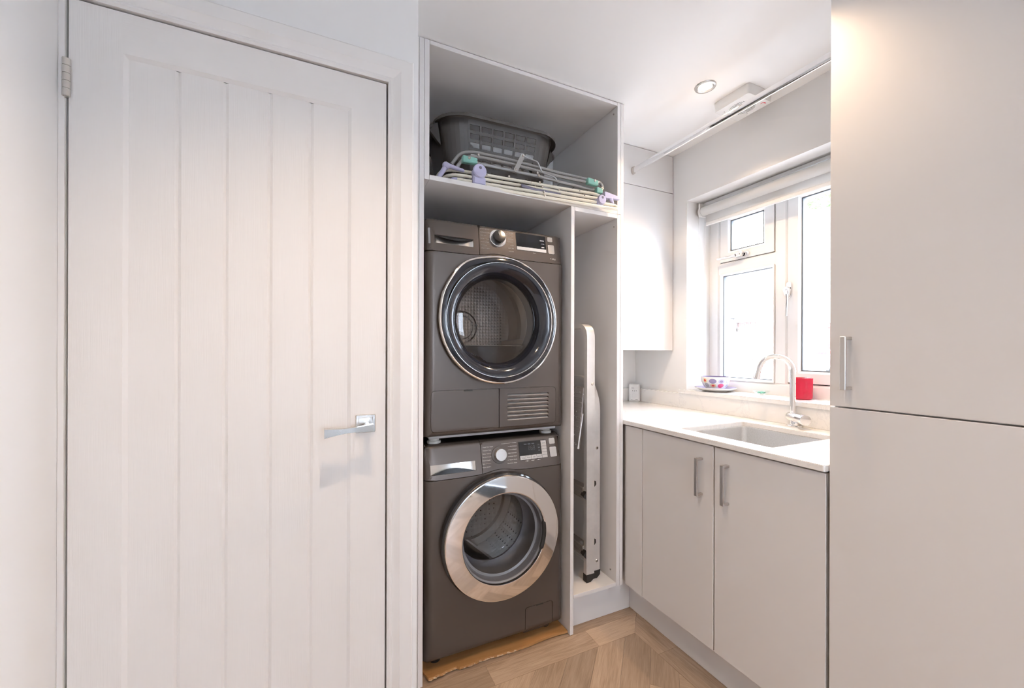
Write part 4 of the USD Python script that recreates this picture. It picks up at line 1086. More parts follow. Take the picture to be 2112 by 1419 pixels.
GA.part('rivet', [lathe([(0, .0065), (.003, .006), (.005, .0035), (.005, 0), (0, 0)], 14, '-y', q) for q in (q0, q1)], RIVET)

# step ladder folded edge on in the side niche
ST = Thing('step_ladder', 'folded aluminium step ladder with black feet standing in the narrow niche', 'step ladder', (1.12, 1.65, .1685))
def channel(x0, x1, y0, y1, z0, z1):
    return bx(x0, x1, y0, y1, z0, z1, .0025)
zf = .1685
LXa, LXb = 1.0865, 1.1290
def bent_strip(path, wx0, wx1, th):
    """flat section following a path in the yz plane"""
    p = np.asarray(path, float); t = np.gradient(p, axis=0); t /= np.linalg.norm(t, axis=1, keepdims=True); nrm = np.stack([-t[:, 1], t[:, 0]], 1) * th / 2
    a, b = p + nrm, p - nrm; v, f = [], []
    for i in range(len(p)):
        v += [(wx0, *a[i]), (wx1, *a[i]), (wx1, *b[i]), (wx0, *b[i])]
    for i in range(len(p) - 1):
        for k in range(4):
            q = (k + 1) % 4; f += [[4 * i + k, 4 * i + q, 4 * i + 4 + q], [4 * i + k, 4 * i + 4 + q, 4 * i + 4 + k]]
    n = len(p); f += [[0, 2, 1], [0, 3, 2], [4 * n - 4, 4 * n - 3, 4 * n - 2], [4 * n - 4, 4 * n - 2, 4 * n - 1]]
    m = T(v, f); m.fix_normals(); return m
y0_, y1_ = 1.525, 1.870
loop_ = bend([(0, y0_, zf + .030), (0, y0_, 1.332), (0, y1_, 1.332), (0, y1_, zf + .030)], .060, 10)[:, 1:]
ST.part('front_frame', bent_strip(loop_, LXa, LXb, .022), ALU)
loop2_ = bend([(0, y0_ + .016, zf + .027), (0, y0_ + .016, .985), (0, y0_ + .075, 1.085), (0, y1_ - .075, 1.085), (0, y1_ - .016, .985), (0, y1_ - .016, zf + .027)], .075, 10)[:, 1:]
ST.part('rear_frame', bent_strip(loop2_, LXb + .0065, LXb + .044, .020), ALU)
for (xa, xb, yy) in ((LXa, LXb, y0_), (LXa, LXb, y1_), (LXb + .0065, LXb + .044, y0_ + .016), (LXb + .0055, LXb + .044, y1_ - .016)):
    ST.part('foot', hull([(xa - .001, yy - .013, zf + .034), (xb + .001, yy - .013, zf + .034), (xa - .001, yy + .013, zf + .034), (xb + .001, yy + .013, zf + .034), (xa - .001, yy - .014, zf + .0), (xa + .020, yy - .014, zf), (xb, yy - .013, zf + .014), (xa - .001, yy + .013, zf + .0), (xb, yy + .013, zf + .010)]), BLACKRUB)
for z in (.572, .305):
    ST.part('tread', [bx(LXa - .004, LXa + .036, y0_ + .012, y1_ - .012, z - .032, z + .020, .003), cyl((LXa + .001, y0_ + .012, z - .022), (LXa + .001, y1_ - .012, z - .022), .009, 12)] + [bx(LXa - .0052, LXa - .003, y0_ + .012, y1_ - .012, z - .02 + q * .008, z - .017 + q * .008) for q in range(5)], ALURIB)
    for hb in [hull([(LXa - .014, y0_ - .006, z - .016), (LXa + .004, y0_ - .009, z - .034), (LXa + .004, y0_ - .009, z + .014), (LXa - .012, y0_ + .020, z - .012), (LXa + .004, y0_ + .022, z - .030), (LXa + .004, y0_ + .022, z + .01)]), hull([(LXb + .001, y0_ - .004, z + .016), (LXb + .016, y0_ - .004, z + .032), (LXb + .014, y0_ - .004, z + .046), (LXb + .001, y0_ - .004, z + .05), (LXb + .001, y0_ + .015, z + .016), (LXb + .016, y0_ + .015, z + .032), (LXb + .014, y0_ + .015, z + .046), (LXb + .001, y0_ + .015, z + .05)])]:
        ST.part('tread_bracket', hb, BLACKRUB)
PLAT = speckled('spattered_platform', (.30, .28, .27), (.72, .71, .69), 60, .5, .63, .66, metallic=.4)
pl_ = hull([(LXa - .004, y0_ + .013, 1.050), (LXa + .004, y0_ + .013, 1.050), (LXa - .004, y1_ - .015, 1.050), (LXa + .004, y1_ - .015, 1.050), (LXa - .030, y0_ + .013, .772), (LXa - .022, y0_ + .013, .772), (LXa - .030, y1_ - .015, .772), (LXa - .022, y1_ - .015, .772)])
ST.part('platform', [pl_] + [hull([(LXa - .0055 - (1.05 - z) * .0935, y, z + s) for y in (y0_ + .014, y1_ - .016) for s in (-.003, .003)] + [(LXa - .003 - (1.05 - z) * .0935, y, z + s) for y in (y0_ + .014, y1_ - .016) for s in (-.004, .004)]) for z in np.arange(.80, 1.04, .022)], PLAT, label='ribbed platform with white paint splashes', smooth=False)
ST.part('platform_edge', tube([(LXa - .033, y0_ + .012, .772), (LXa - .006, y0_ + .012, .93)], .0032, 8), ALU)
for z in (.275, .212):
    ST.part('brace', cyl((LXb + .02, y0_ + .02, z), (LXb + .02, y1_ - .02, z), .006, 10), ALU)
for z, xx in ((1.066, LXa + .029),):
    ST.part('rivet', lathe([(0, .004), (.004, .0035), (.0062, .001), (.0062, 0)], 16, '-y', (xx, y0_ - .011, z)), RIVET)
for z in (.768, .246):
    c = ST.part('tube_plug', lathe([(.0035, .0025), (.006, .0025), (.007, .001), (.007, 0)], 18, '-y', (LXb + .027, y0_ + .006, z)), RIVET)
    ST.part('plug_hole', lathe([(0, .0012), (.0045, .0012), (.0045, 0)], 14, '-y', (LXb + .027, y0_ + .006, z)), BLACKRUB, parent=c)
single('plastic_scrap', crumple(1.045, 1.60, .1805, .016, .012, .0145, 12, .4, 2), M('red_white_wrapper', {'g': ('geometry', {}), 'n': ('noise_texture', {'scale': 70.0}), 'c': ('rgb_ramp', {'ramp': [(0, (.55, .02, .03)), (.47, (.55, .02, .03)), (.53, (.75, .72, .70)), (1, (.75, .72, .70))]}), 'p': ('principled_bsdf', {'roughness': .3})}, [('g.position', 'n.vector'), ('n.fac', 'c.fac'), ('c.color', 'p.base_color')]), 'small crumpled red and white wrapper on the niche floor behind the ladder foot', 'wrapper')

# ------------------------------------------------------------------ things on the worktop and sill
AL = Thing('alarm_unit', 'small white plastic alarm unit with three indicator dots in the worktop corner', 'alarm', (1.79, 2.005, .9005))
def al(m):
    return xf(xf(m, -9, (1, 0, 0), (0, 0, 0)), -40, (0, 0, 1), (0, 0, 0), (1.786, 1.985, .9012))
AL.part('case', al(hull(np.vstack([bx(-.034, .034, -.006, .018, .0, .112, .006).vertices, bx(-.031, .031, -.011, .0, .004, .108, .006).vertices]))), WHITEPLASTIC)
AL.part('indicator', [al(cyl((x, -.0105, .066 - abs(x) * -.1), (x, -.0122, .066 - abs(x) * -.1), .0022, 8)) for x in (-.011, 0, .011)], DARKPRINT)
AL.part('test_button', al(ring([(.0125, 0), (.0125, .0025), (.0115, .003), (.0112, .0012), (.0005, .0012)], 0, 0, 32).apply_translation((0, -MY0 - .0105, .037))), WHITEPLASTIC)
for m_ in (bx(-.018, -.002, -.0115, -.0108, .083, .0855), bx(.006, .020, -.0115, -.0108, .0115, .0140), bx(-.022, -.012, -.0115, -.0108, .0115, .0128)):
    AL.part('print', al(m_), DARKPRINT)
# big cup on its saucer
sc, sz = (1.922, 1.512), 1.0035
SA = Thing('saucer', 'wide white saucer with a lilac top under the spotted cup on the window sill', 'saucer', (*sc, sz))
SA.part('dish', lathe([(0, .000), (.058, .000), (.060, .003), (.080, .007), (.100, .0175), (.1035, .0205), (.1030, .0215)], 72, 'z', (*sc, sz)), CHINA)
SA.part('glazed_top', lathe([(.1030, .0215), (.1, .0195), (.080, .0095), (.06, .0055), (0, .005)], 72, 'z', (*sc, sz)), LILACGLAZE)
CU = Thing('cup', 'large white china cup with coloured spots on a saucer on the window sill', 'cup', (*sc, sz + .006))
cz = sz + .0062
prof = [(0, .0), (.034, .0), (.036, .002), (.040, .006), (.0515, .015), (.0610, .028), (.0665, .043), (.0695, .058), (.0705, .0705), (.0700, .0725)]
CU.part('bowl', lathe([p for p in prof if p[1] >= .0055], 72, 'z', (*sc, cz)), CHINA)
CU.part('glazed_foot', lathe([p for p in prof if p[1] <= .0061] + [(.0465, .0112), (.0462, .0113)], 72, 'z', (*sc, cz)), PURPLEGLAZE)
CU.part('glazed_inside', lathe([(.0700, .0725), (.0685, .0722), (.0680, .058), (.0648, .043), (.0595, .029), (.050, .016), (.036, .007), (0, .005)], 72, 'z', (*sc, cz)), PURPLEGLAZE)
def prad(z): return np.interp(z, [p[1] for p in prof[2:]], [p[0] for p in prof[2:]])
view = math.atan2(-sc[1], -sc[0])
def spot(ang, z, ra, rz, proud):
    pts, f = [], []
    nr, na = 4, 22
    pts.append((ang, z))
    for i in range(1, nr + 1):
        for j in range(na):
            t = 2 * math.pi * j / na; pts.append((ang + ra * i / nr * math.cos(t), z + rz * i / nr * math.sin(t)))
    for j in range(na):
        f.append([0, 1 + j, 1 + (j + 1) % na])
    for i in range(nr - 1):
        for j in range(na):
            k = (j + 1) % na; a_, b_ = 1 + i * na, 1 + (i + 1) * na
            f += [[a_ + j, b_ + j, b_ + k], [a_ + j, b_ + k, a_ + k]]
    v = [((prad(zz) + proud) * math.cos(aa) + sc[0], (prad(zz) + proud) * math.sin(aa) + sc[1], cz + zz) for aa, zz in pts]
    return T(v, f)
for i in range(10):
    row = [(-1.43, .051, .13, .0115, 'plum', None), (-.80, .053, .19, .0125, 'yellow', 'red'), (-.19, .0505, .27, .0125, 'plum', None), (.44, .0500, .23, .0115, 'lilac', 'plum'), (1.05, .051, .22, .0125, 'lilac', None),
           (-.72, .0285, .21, .0115, 'grey', None), (-.17, .0270, .24, .0105, 'yellow', 'red'), (.44, .0268, .25, .0115, 'pink', None), (1.08, .0275, .18, .009, 'lilac', 'grey'), (-1.25, .027, .18, .010, 'lilac', None)][i]
    ang, z, ra, rz, c1_, c2_ = row
    c = CU.part('spot', spot(view + ang, z, ra, rz, .0004), DOTS[c1_], label=c1_ + ' painted spot')
    if c2_:
        CU.part('spot_centre', spot(view + ang, z, ra * .5, rz * .52, .0008), DOTS[c2_], parent=c)
for q in range(5):
    CU.part('spot', spot(view + 2.0 + q * .5, .050 if q % 2 else .030, .2, .011, .0004), DOTS[('plum', 'red', 'lilac', 'pink', 'grey')[q]], label='painted spot')
gd = (1.972, 1.292)
DI = Thing('glass_dish', 'tiny clear glass dish of green beads on the window sill', 'dish', (*gd, 1.0035))
DI.part('dish', lathe([(0, .0), (.018, .0), (.022, .002), (.032, .011), (.0375, .0205), (.0365, .0210), (.0305, .0120), (.021, .0045), (0, .004)], 48, 'z', (*gd, 1.0035)), CLEARGLASS)
bd = []
for q in range(46):
    r, a = .016 * math.sqrt(RNG.random()), RNG.random() * 6.28
    s = trimesh.creation.icosphere(1, .003); s.apply_translation((gd[0] + r * math.cos(a), gd[1] + r * math.sin(a), 1.0115 + .005 * RNG.random())); bd.append(s)
DI.part('beads', bd, GREENGEL, kind='stuff', label='green beads')
rg = (1.955, 1.098)
RC = Thing('red_glass', 'red glass tumbler on the window sill behind the tap', 'tumbler', (*rg, 1.0035))
RC.part('glass', lathe([(0, .0), (.036, .0), (.0405, .003), (.0420, .009), (.0432, .05), (.0437, .0945), (.0427, .0950), (.0420, .0940), (.0412, .05), (.040, .012), (.034, .008), (0, .008)], 64, 'z', (*rg, 1.0035)), REDGLASS)
RC.part('rim', lathe([(.0438, .0935), (.0440, .0965), (.0426, .0968), (.0424, .0935)], 64, 'z', (*rg, 1.0035)), CLEARGLASS)

# ------------------------------------------------------------------ roller blind
BL = Thing('roller_blind', 'white roller blind rolled up at the top of the window recess', 'blind', (1.94, 1.22, 1.92))
by0, by1 = WY0 + .03, 1.603
bxc, bzc, br = 1.936, 2.001, .0250
BL.part('roll', [cyl((bxc, by0, bzc), (bxc, by1, bzc), br, 32)], BLINDCLOTH)
BL.part('hanging_cloth', bx(bxc + br - .003, bxc + br - .0018, by0, by1, 1.9420, bzc), BLINDCLOTH, smooth=False)
BL.part('bottom_bar', bx(bxc + br - .009, bxc + br + .004, by0, by1, 1.9225, 1.9435, .004), WHITEPLASTIC)
for y in (by1 + .003, by0 - .015):
    BL.part('bracket', [bx(bxc - .026, bxc + .030, y, y + .010, bzc - .030, 2.0465, .004), cyl((bxc, y - .001, bzc), (bxc, y + .011, bzc), .028, 28)], WHITEPLASTIC)
BL.part('bracket_cover', bx(bxc + .010, bxc + .035, by0, by1 + .004, 2.035, 2.052, .002), plain('blind_headrail', (.62, .63, .64), .4), smooth=False)
chain = []
ch = bend([(bxc - .024, by1 + .008, bzc), (bxc - .024, by1 + .008, 1.17), (bxc - .004, by1 + .010, 1.118), (bxc + .018, by1 + .010, 1.17), (bxc + .024, by1 + .009, bzc)], .05, 10)
s_ = np.r_[0, np.cumsum(np.linalg.norm(np.diff(ch, axis=0), axis=1))]
bead = trimesh.creation.icosphere(1, .0021)
for d_ in np.arange(0, s_[-1], .0060):
    b = bead.copy(); b.apply_translation([np.interp(d_, s_, ch[:, k]) for k in range(3)]); chain.append(b)
BL.part('bead_chain', chain, WHITEPLASTIC, kind='stuff', label='white bead chain')

# ------------------------------------------------------------------ hanging rail, extractor
HR = Thing('hanging_rail', 'oval chrome hanging rail under the ceiling from the wall cabinet to the tall unit', 'rail', (1.541, 1.18, 2.19))
v, f = [], []
for y in (YC - .004, .6395):
    for q in range(28):
        t = 2 * math.pi * q / 28; v.append((1.541 + .0075 * math.cos(t), y, 2.2055 + .0165 * math.sin(t)))
for q in range(28):
    k = (q + 1) % 28; f += [[q, 28 + q, 28 + k], [q, 28 + k, k]]
HR.part('tube', T(v, f), CHROME)
def flange(y0, y1):
    v = []
    for y, g in ((y0, 0), (y1, 0)):
        for q in range(24):
            t = 2 * math.pi * q / 24; v.append((1.541 + .0125 * math.cos(t), y, 2.2055 + .0215 * math.sin(t)))
    return hull(v)
HR.part('end_socket', flange(YC - .0105, YC - .0005), plain('socket_nickel', (.62, .57, .52), .3, metallic=.8))
HR.part('end_socket', flange(.6363, .646), plain('socket_nickel', (.62, .57, .52), .3, metallic=.8))
EV = Thing('extractor_fan', 'square white extractor fan on the ceiling with slotted grille and a red sticker', 'extractor fan', (1.69, 1.20, 2.30))
ex0, ex1, ey0, ey1, ez = 1.6205, 1.7740, 1.1205, 1.2845, 2.3040
EV.part('housing', hull(np.vstack([ext(rrect(ex0, ex1, ey0, ey1, .012), .002, 'xy', ez).vertices, ext(rrect(ex0 - .004, ex1 + .004, ey0 - .004, ey1 + .004, .014), .003, 'xy', CZ - .0036).vertices])), WHITEPLASTIC)
mx, my = (ex0 + ex1) / 2, (ey0 + ey1) / 2
VS = plain('vent_slot_grey', (.36, .36, .36), .6)
for q in range(-7, 8):
    w = math.sqrt(max(0, .052 ** 2 - (q * .0066) ** 2))
    for s in (-1, 1):
        a, b = sorted((s * .010, s * w)) if w > .016 else (None, None)
        if a is not None:
            EV.part('grille_slot', bx(mx + a, mx + b, my + q * .0066 - .0016, my + q * .0066 + .0016, ez - .0007, ez + .0003), VS, smooth=False)
EV.part('sticker', ext(circ(mx + .052, my - .060, .010, 8).difference(circ(mx + .054, my - .056, .009, 8)), .0004, 'xy', ez - .0005), plain('red_sticker', (.65, .05, .07), .5), label='red crescent sticker')
for x, y in ((mx - .045, my + .055), (mx + .060, my + .02)):
    EV.part('screw', cyl((x, y, ez + .0005), (x, y, ez - .0012), .0025, 10), VS)

# ================================================================== OUTDOORS, ACROSS THE ROAD
gnd = []
gx = [2.14, 5, 9, 12, 30, 90]; gz = [-.15, -.02, .20, .33, .34, .5]
v = [(x, y, z) for x, z in zip(gx, gz) for y in (-60, 90)]
f = []
for i in range(len(gx) - 1):
    f += [[2 * i, 2 * i + 2, 2 * i + 3], [2 * i, 2 * i + 3, 2 * i + 1]]
single('ground', T(v, f), plain('pale_paving', (.62, .61, .60), .9), kind='structure', smooth=False)
single('terrain', bx(-40, 2.14, -60, 90, -.9, -.2), plain('pale_paving', (.62, .61, .60), .9), kind='structure', smooth=False) if False else None
def brickwall(t, x, y0, y1, z0, z1, mats, bl=.225, bh=.075, dp=.10):
    """a wall of single bricks standing in the plane x, facing the window"""
    t.part('mortar', bx(x + .012, x + .24, y0 + .004, y1 - .004, z0, z1), plain('mortar', (.28, .26, .25), .9), smooth=False)
    big = {0: [], 1: [], 2: []}
    r = 0; z = z0
    while z + bh <= z1 + .001:
        y = y0 - (bl / 2 if r % 2 else 0)
        while y < y1 - .01:
            a, b = max(y, y0), min(y + bl, y1)
            if b - a > .04:
                big[int(RNG.integers(0, 3))].append(bx(x - .004 * RNG.random(), x + dp, a + .005, b - .005, z + .005, z + bh - .005))
            y += bl
        z += bh; r += 1
    for k, ms in big.items():
        if ms:
            t.part('brickwork', ms, mats[k], kind='stuff', smooth=False)
BR = [plain('brick_a', (.235, .145, .125), .9), plain('brick_b', (.28, .185, .16), .9), plain('brick_c', (.19, .135, .12), .9)]
RENDER = plain('white_render', (.78, .78, .77), .9)
SLATE = plain('pale_roof_tile', (.66, .645, .63), .8)
HX, HG = 20.0, .34
HO = Thing('house', 'single storey house across the road with pink brick wall, white door and tiled roof', 'house', (22, 16, HG))
brickwall(HO, HX, 12.99, 14.42, HG + .12, 2.87, BR)
HO.part('plinth_course', bx(HX - .05, HX + .3, 12.95, 19.0, HG, HG + .12), plain('plinth_stone', (.55, .54, .53), .9), smooth=False)
HO.part('wall', [bx(HX + .10, HX + .3, 14.42, 19.0, HG + .12, 2.95), bx(HX + .25, 25.5, 12.99, 13.2, HG, 2.95), bx(HX, 25.5, 18.8, 19, HG, 2.95), bx(25.3, 25.5, 13.2, 18.8, HG, 2.95)], RENDER, smooth=False)
ho = HO.part('front_door', bx(HX + .04, HX + .10, 14.52, 15.42, HG + .12, 2.50, .01), plain('white_door', (.80, .80, .79), .5), label='white front door')
HO.part('door_pane', ext(sbox(14.84, 1.55, 15.16, 2.13).union(Point(15.0, 2.10).buffer(.16)), .02, 'yz', HX + .025), plain('leaded_pane', (.46, .46, .47), .2), parent=ho)
HO.part('letter_plate', bx(HX + .02, HX + .045, 14.85, 15.15, 1.375, 1.405), plain('letter_plate_grey', (.3, .3, .31), .4), parent=ho)
cn = HO.part('canopy', hull([(HX - .85, 14.20, 3.02), (HX - .85, 15.9, 3.02), (HX - .85, 14.20, 3.07), (HX - .85, 15.9, 3.07), (HX + .1, 14.30, 3.62), (HX + .1, 15.9, 3.62), (HX + .1, 14.30, 3.02), (HX + .1, 15.9, 3.02)]), plain('slate_grey', (.42, .44, .47), .8), label='slate covered door canopy')
HO.part('canopy_bracket', [bx(HX - .09, HX + .02, 14.40, 14.52, 2.10, 2.98), bx(HX - .8, HX + .02, 14.40, 14.52, 2.90, 2.99), hull([(HX - .70, 14.40, 2.92), (HX - .60, 14.40, 2.92), (HX - .02, 14.40, 2.32), (HX - .02, 14.40, 2.46), (HX - .70, 14.52, 2.92), (HX - .60, 14.52, 2.92), (HX - .02, 14.52, 2.32), (HX - .02, 14.52, 2.46)])], plain('dark_timber', (.22, .20, .19), .8), parent=cn)
rise = (7.9 - 2.85) / 4.9
HO.part('roof', [hull([(HX - .35, 12.75, 2.80), (HX - .35, 19.3, 2.80), (HX - .35, 12.75, 2.86), (HX - .35, 19.3, 2.86), (HX + 4.7, 12.75, 7.9), (HX + 4.7, 19.3, 7.9), (HX + 5.6, 12.75, 2.9), (HX + 5.6, 19.3, 2.9)])], SLATE, smooth=False)
rows = []
for q in range(26):
    x = HX - .36 + q * .19; z = 2.875 + (x - HX + .35) * (7.9 - 2.86) / 5.05
    rows.append(hull([(x, 12.72, z + .03), (x, 19.33, z + .03), (x, 12.72, z - .01), (x, 19.33, z - .01), (x + .20, 12.72, z + .205), (x + .20, 19.33, z + .205)]))
HO.part('tile_course', rows, plain('pale_roof_tile_b', (.60, .585, .57), .8), kind='stuff', smooth=False)
HO.part('gutter', cyl((HX - .42, 12.75, 2.83), (HX - .42, 19.3, 2.83), .055, 12), plain('gutter_white', (.75, .75, .75), .5))
# street lamp column
LP_ = Thing('lamp_column', 'slim grey lamp column standing in front of the brick wall across the road', 'lamp post', (18.0, 11.93, HG))
LP_.part('column', [cyl((18.0, 11.93, HG), (18.0, 11.93, 5.4), .055, 14, .045), cyl((18.0, 11.93, HG), (18.0, 11.93, 1.35), .085, 14)], plain('column_grey', (.36, .38, .40), .5))
LP_.part('lantern', hull(np.vstack([trimesh.creation.icosphere(2, .13).vertices * (2.2, .8, .6) + (17.7, 11.93, 5.45)])), plain('lantern_grey', (.4, .41, .42), .5))
# white gabled house beyond
GH = Thing('house', 'white gabled house standing behind the brick garage', 'house', (37, 18, .4))
P1 = np.array([36.0, 19.91, 12.78]); dd_ = np.array([-.770, -.638, 0]); nn = np.array([-.638, .770, 0]) * -1
nn = np.array([.638, -.770, 0]) * -1
slope = 2.7 / 3.9
R0 = P1.copy(); Rr = P1 + dd_ * 9.0 + np.array([0, 0, -9.0 * slope]); Rl = P1 - dd_ * 9.0 + np.array([0, 0, -9.0 * slope])
back = np.array([.638, -.770, 0]); back = back if back @ np.array([1, .6, 0]) > 0 else -back
bk = back * 9
g0 = [R0, Rr, Rl, np.array([*Rr[:2], .35]), np.array([*Rl[:2], .35])]
GH.part('wall', hull([p - (0, 0, .12) if i < 3 else p for i, p in enumerate(g0)] + [p + bk - (0, 0, .12) if i < 3 else p + bk for i, p in enumerate(g0)]), RENDER, smooth=False)
for S in (Rr, Rl):
    o = (S - R0) / np.linalg.norm(S - R0) * .4
    GH.part('roof_slope', hull([R0 - back * .25 - (0, 0, .02), S + o - back * .25 - (0, 0, .02), R0 - back * .25 + (0, 0, .14), S + o - back * .25 + (0, 0, .14), R0 + bk - (0, 0, .02), S + o + bk - (0, 0, .02), R0 + bk + (0, 0, .14), S + o + bk + (0, 0, .14)]), SLATE, smooth=False)
GA_ = Thing('garage', 'low pink brick garage with a grey door behind the parked car', 'garage', (28, 14, .34))
brickwall(GA_, 27.2, 11.6, 14.35, .36, 3.0, BR)
GA_.part('wall', [bx(27.3, 27.5, 14.35, 16.0, .34, 3.05), bx(27.45, 28.6, 11.6, 11.8, .34, 3.0), bx(27.45, 28.6, 15.8, 16.0, .34, 3.0), bx(28.4, 28.6, 11.8, 15.8, .34, 3.0)], RENDER, smooth=False)
gd_ = GA_.part('garage_door', bx(27.22, 27.30, 14.6, 15.85, .36, 2.3), plain('grey_boards', (.26, .28, .31), .7), label='grey boarded garage door', smooth=False)
for q in range(8):
    GA_.part('door_board', bx(27.205, 27.225, 14.62 + q * .153, 14.755 + q * .153, .4, 2.27), plain('grey_boards', (.26, .28, .31), .7), parent=gd_, smooth=False)
GA_.part('roof', bx(27.05, 28.7, 11.5, 16.1, 3.0, 3.12), SLATE, smooth=False)
GA_.part('brick_band', bx(27.16, 27.30, 11.58, 16.02, 2.75, 3.0), BR[1], smooth=False)

# parked car, seen from behind
CARP = plain('car_silver_paint', (.62, .63, .65), .25, metallic=.3, coat=.6)
CR = Thing('car', 'silver saloon car parked across the road with its red tail lights to the window', 'car', (18.5, 10.2, .34))
ca = math.radians(27)
cM = np.array([[math.cos(ca), -math.sin(ca), 0], [math.sin(ca), math.cos(ca), 0], [0, 0, 1]])
cO = np.array([16.5, 9.25, .34])
def C_(m):
    m = m.copy(); m.vertices = np.array(m.vertices) @ cM.T + cO; return m
def section(x, w, zs_):   # half-width at heights
    return [(x, s * ww * w, z) for z, ww in zs_ for s in (-1, 1)]
def loft(stations):
    v, f = [], []
    n = len(stations[0])
    for st in stations:
        v += st
    for i in range(len(stations) - 1):
        for j in range(n):
            k = (j + 1) % n; f += [[i * n + j, i * n + k, (i + 1) * n + k], [i * n + j, (i + 1) * n + k, (i + 1) * n + j]]
    o = (len(stations) - 1) * n
    f += [[0, j + 1, j] for j in range(1, n - 1)] + [[o, o + j, o + j + 1] for j in range(1, n - 1)]
    m = T(v, f); m.fix_normals(); return m
def body_st(x, w, zlo, zhi, sh):
    return [(x, -w * .92, zlo), (x, -w, zlo + .18), (x, -w, sh), (x, -w * .93, zhi), (x, w * .93, zhi), (x, w, sh), (x, w, zlo + .18), (x, w * .92, zlo)]
CR.part('body', C_(loft([body_st(0, .78, .30, .88, .72), body_st(.10, .86, .24, .98, .80), body_st(.7, .90, .20, 1.02, .86), body_st(2.2, .90, .20, .98, .84), body_st(3.6, .88, .20, .92, .78), body_st(4.35, .80, .22, .78, .66), body_st(4.5, .66, .32, .66, .56)])), CARP)
def roof_st(x, w, z0, z1): return [(x, -w, z0), (x, -w * .84, z1), (x, w * .84, z1), (x, w, z0)]
CR.part('cabin', C_(loft([roof_st(.35, .80, .98, 1.0), roof_st(1.0, .82, .98, 1.36), roof_st(1.5, .82, .98, 1.45), roof_st(2.3, .82, .98, 1.43), roof_st(3.3, .80, .94, .97)])), CARP)
DKGL = plain('car_glass', (.05, .06, .07), .06)
CR.part('rear_window', C_(hull([(.42, -.62, 1.045), (.42, .62, 1.045), (.985, -.60, 1.355), (.985, .60, 1.355), (.47, -.60, 1.03), (.47, .60, 1.03), (1.01, -.58, 1.34), (1.01, .58, 1.34)])), DKGL)
for s in (-1, 1):
    CR.part('side_window', C_(hull([(x, s * (y + o), z) for o in (0, -.03) for (x, y, z) in ((.95, .785, 1.05), (1.25, .725, 1.32), (2.3, .725, 1.36), (2.9, .79, 1.05))])), DKGL)
    CR.part('tail_light', C_(hull([(x, s * y, z) for (x, y, z) in ((-.012, .42, .80), (-.012, .72, .82), (-.012, .42, .88), (-.012, .74, .93), (.10, .865, .83), (.30, .90, .90), (.12, .83, .95), (.1, .42, .84))])), plain('tail_light_red', (.70, .04, .07), .2))
    CR.part('fog_light', C_(bx(-.035, .02, s * .62 - .10, s * .62 + .10, .395, .435, .01)), plain('tail_light_red', (.70, .04, .07), .2))
    for x in (.78, 3.55):
        w_ = CR.part('tyre', C_(xf(lathe([(.20, -.10), (.30, -.10), (.32, -.07), (.32, .07), (.30, .10), (.20, .10)], 32, 'z'), 90, (1, 0, 0), (0, 0, 0), (x, s * .82, .32))), BLACKRUB)
        CR.part('wheel_rim', C_(xf(lathe([(.0005, .06), (.05, .085), (.06, .07), (.17, .075), (.20, .095), (.205, .06)], 24, 'z'), -90 if s > 0 else 90, (1, 0, 0), (0, 0, 0), (x, s * .82, .32))), SATINCHROME, parent=w_)
CR.part('bumper', C_(hull([(x, y, z) for x, w in ((-.06, .70), (.12, .87)) for y in (-w, w) for z in (.36, .58)])), CARP)
CR.part('number_plate', C_(bx(-.035, .0, -.26, .26, .665, .775, .005)), plain('plate_yellow', (.75, .68, .22), .5), label='yellow number plate')
CR.part('exhaust', C_(cyl((-.05, -.45, .27), (.15, -.45, .27), .032, 14)), CHROME)

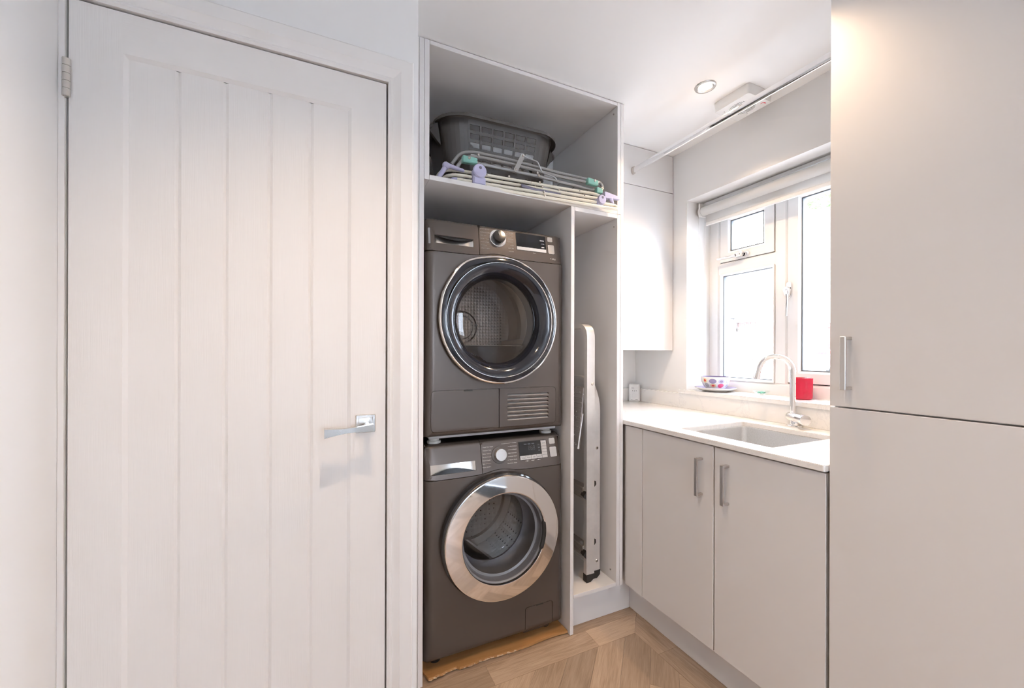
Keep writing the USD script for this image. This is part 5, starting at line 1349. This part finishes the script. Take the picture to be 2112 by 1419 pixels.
# tree beyond the gable
TR = Thing('tree', 'pale green leafy tree rising behind the white gable', 'tree', (54, 28.3, .4))
TR.part('trunk', tube([(54, 28.3, .4), (54.1, 28.4, 6), (53.8, 28.2, 12), (54, 28.3, 18)], [.55, .45, .32, .1], 10), plain('bark', (.20, .16, .12), .9))
lf_v, lf_f = [], []
for q in range(5200):
    c = [(54, 28.3, 18.5), (52.5, 26.5, 15.5), (55.5, 30.5, 16), (53, 29.5, 21.5), (55, 26.5, 20.5), (52, 30, 17), (54.5, 24.5, 16.5)][q % 7]
    d = RNG.normal(0, 1, 3); d /= np.linalg.norm(d)
    p = np.array(c) + d * (3.7 * RNG.random() ** .33) * (1, 1, .85)
    a = RNG.normal(0, 1, 3); a /= np.linalg.norm(a); b = np.cross(a, RNG.normal(0, 1, 3)); b /= np.linalg.norm(b)
    s = .2 + .18 * RNG.random(); k = len(lf_v)
    lf_v += [p - a * s, p + b * s * .5, p + a * s, p - b * s * .5]; lf_f += [[k, k + 1, k + 2], [k, k + 2, k + 3]]
LEAF = M('leaf', {'d': ('diffuse_bsdf', {'color': (.30, .40, .25)}), 't': ('translucent_bsdf', {'color': (.36, .46, .22)}), 'x': ('mix_closure', {'fac': .4})}, [('d.BSDF', 'x.closure1'), ('t.BSDF', 'x.closure2')], surface='x.closure')
TR.part('foliage', T(lf_v, lf_f), LEAF, kind='stuff', smooth=False)

# ------------------------------------------------------------------ downlights
def downlight(x, y, label, part=1.0):
    t = Thing('downlight', label, 'ceiling light', (x, y, CZ - .012), group=None)
    t.part('bezel', lathe([(.0265, .002), (.0285, -.003), (.034, -.0055), (.041, -.0045), (.0435, .0), (.0435, .0005)], 48, 'z', (x, y, CZ - .0006)), SATINCHROME)
    t.part('lens', lathe([(0, 0), (.0265, 0), (.0265, .001), (0, .001)], 32, 'z', (x, y, CZ - .0015)), BULB, label='lit frosted lamp')
    l = UsdLux.SphereLight.Define(stage, t.path + '/lamp_light')
    l.CreateRadiusAttr(.010); l.CreateIntensityAttr(LAMP * part); l.CreateColorAttr(Gf.Vec3f(1.0, .73, .49))
    l.AddTranslateOp().Set(Gf.Vec3d(0, 0, -.014))
    a = UsdLux.ShapingAPI.Apply(l.GetPrim()); a.CreateShapingConeAngleAttr(60.0); a.CreateShapingConeSoftnessAttr(0.8)
downlight(1.4785, 1.2160, 'lit round downlight in the ceiling near the window')
downlight(.10, .48, 'lit round downlight in the ceiling in front of the boarded door')
downlight(1.07, .80, 'lit round downlight in the ceiling beside the tall cabinet', .7)
downlight(.10, -1.0, 'lit round downlight in the ceiling behind the camera, left', .35)
downlight(1.03, -1.0, 'lit round downlight in the ceiling behind the camera, right', .35)
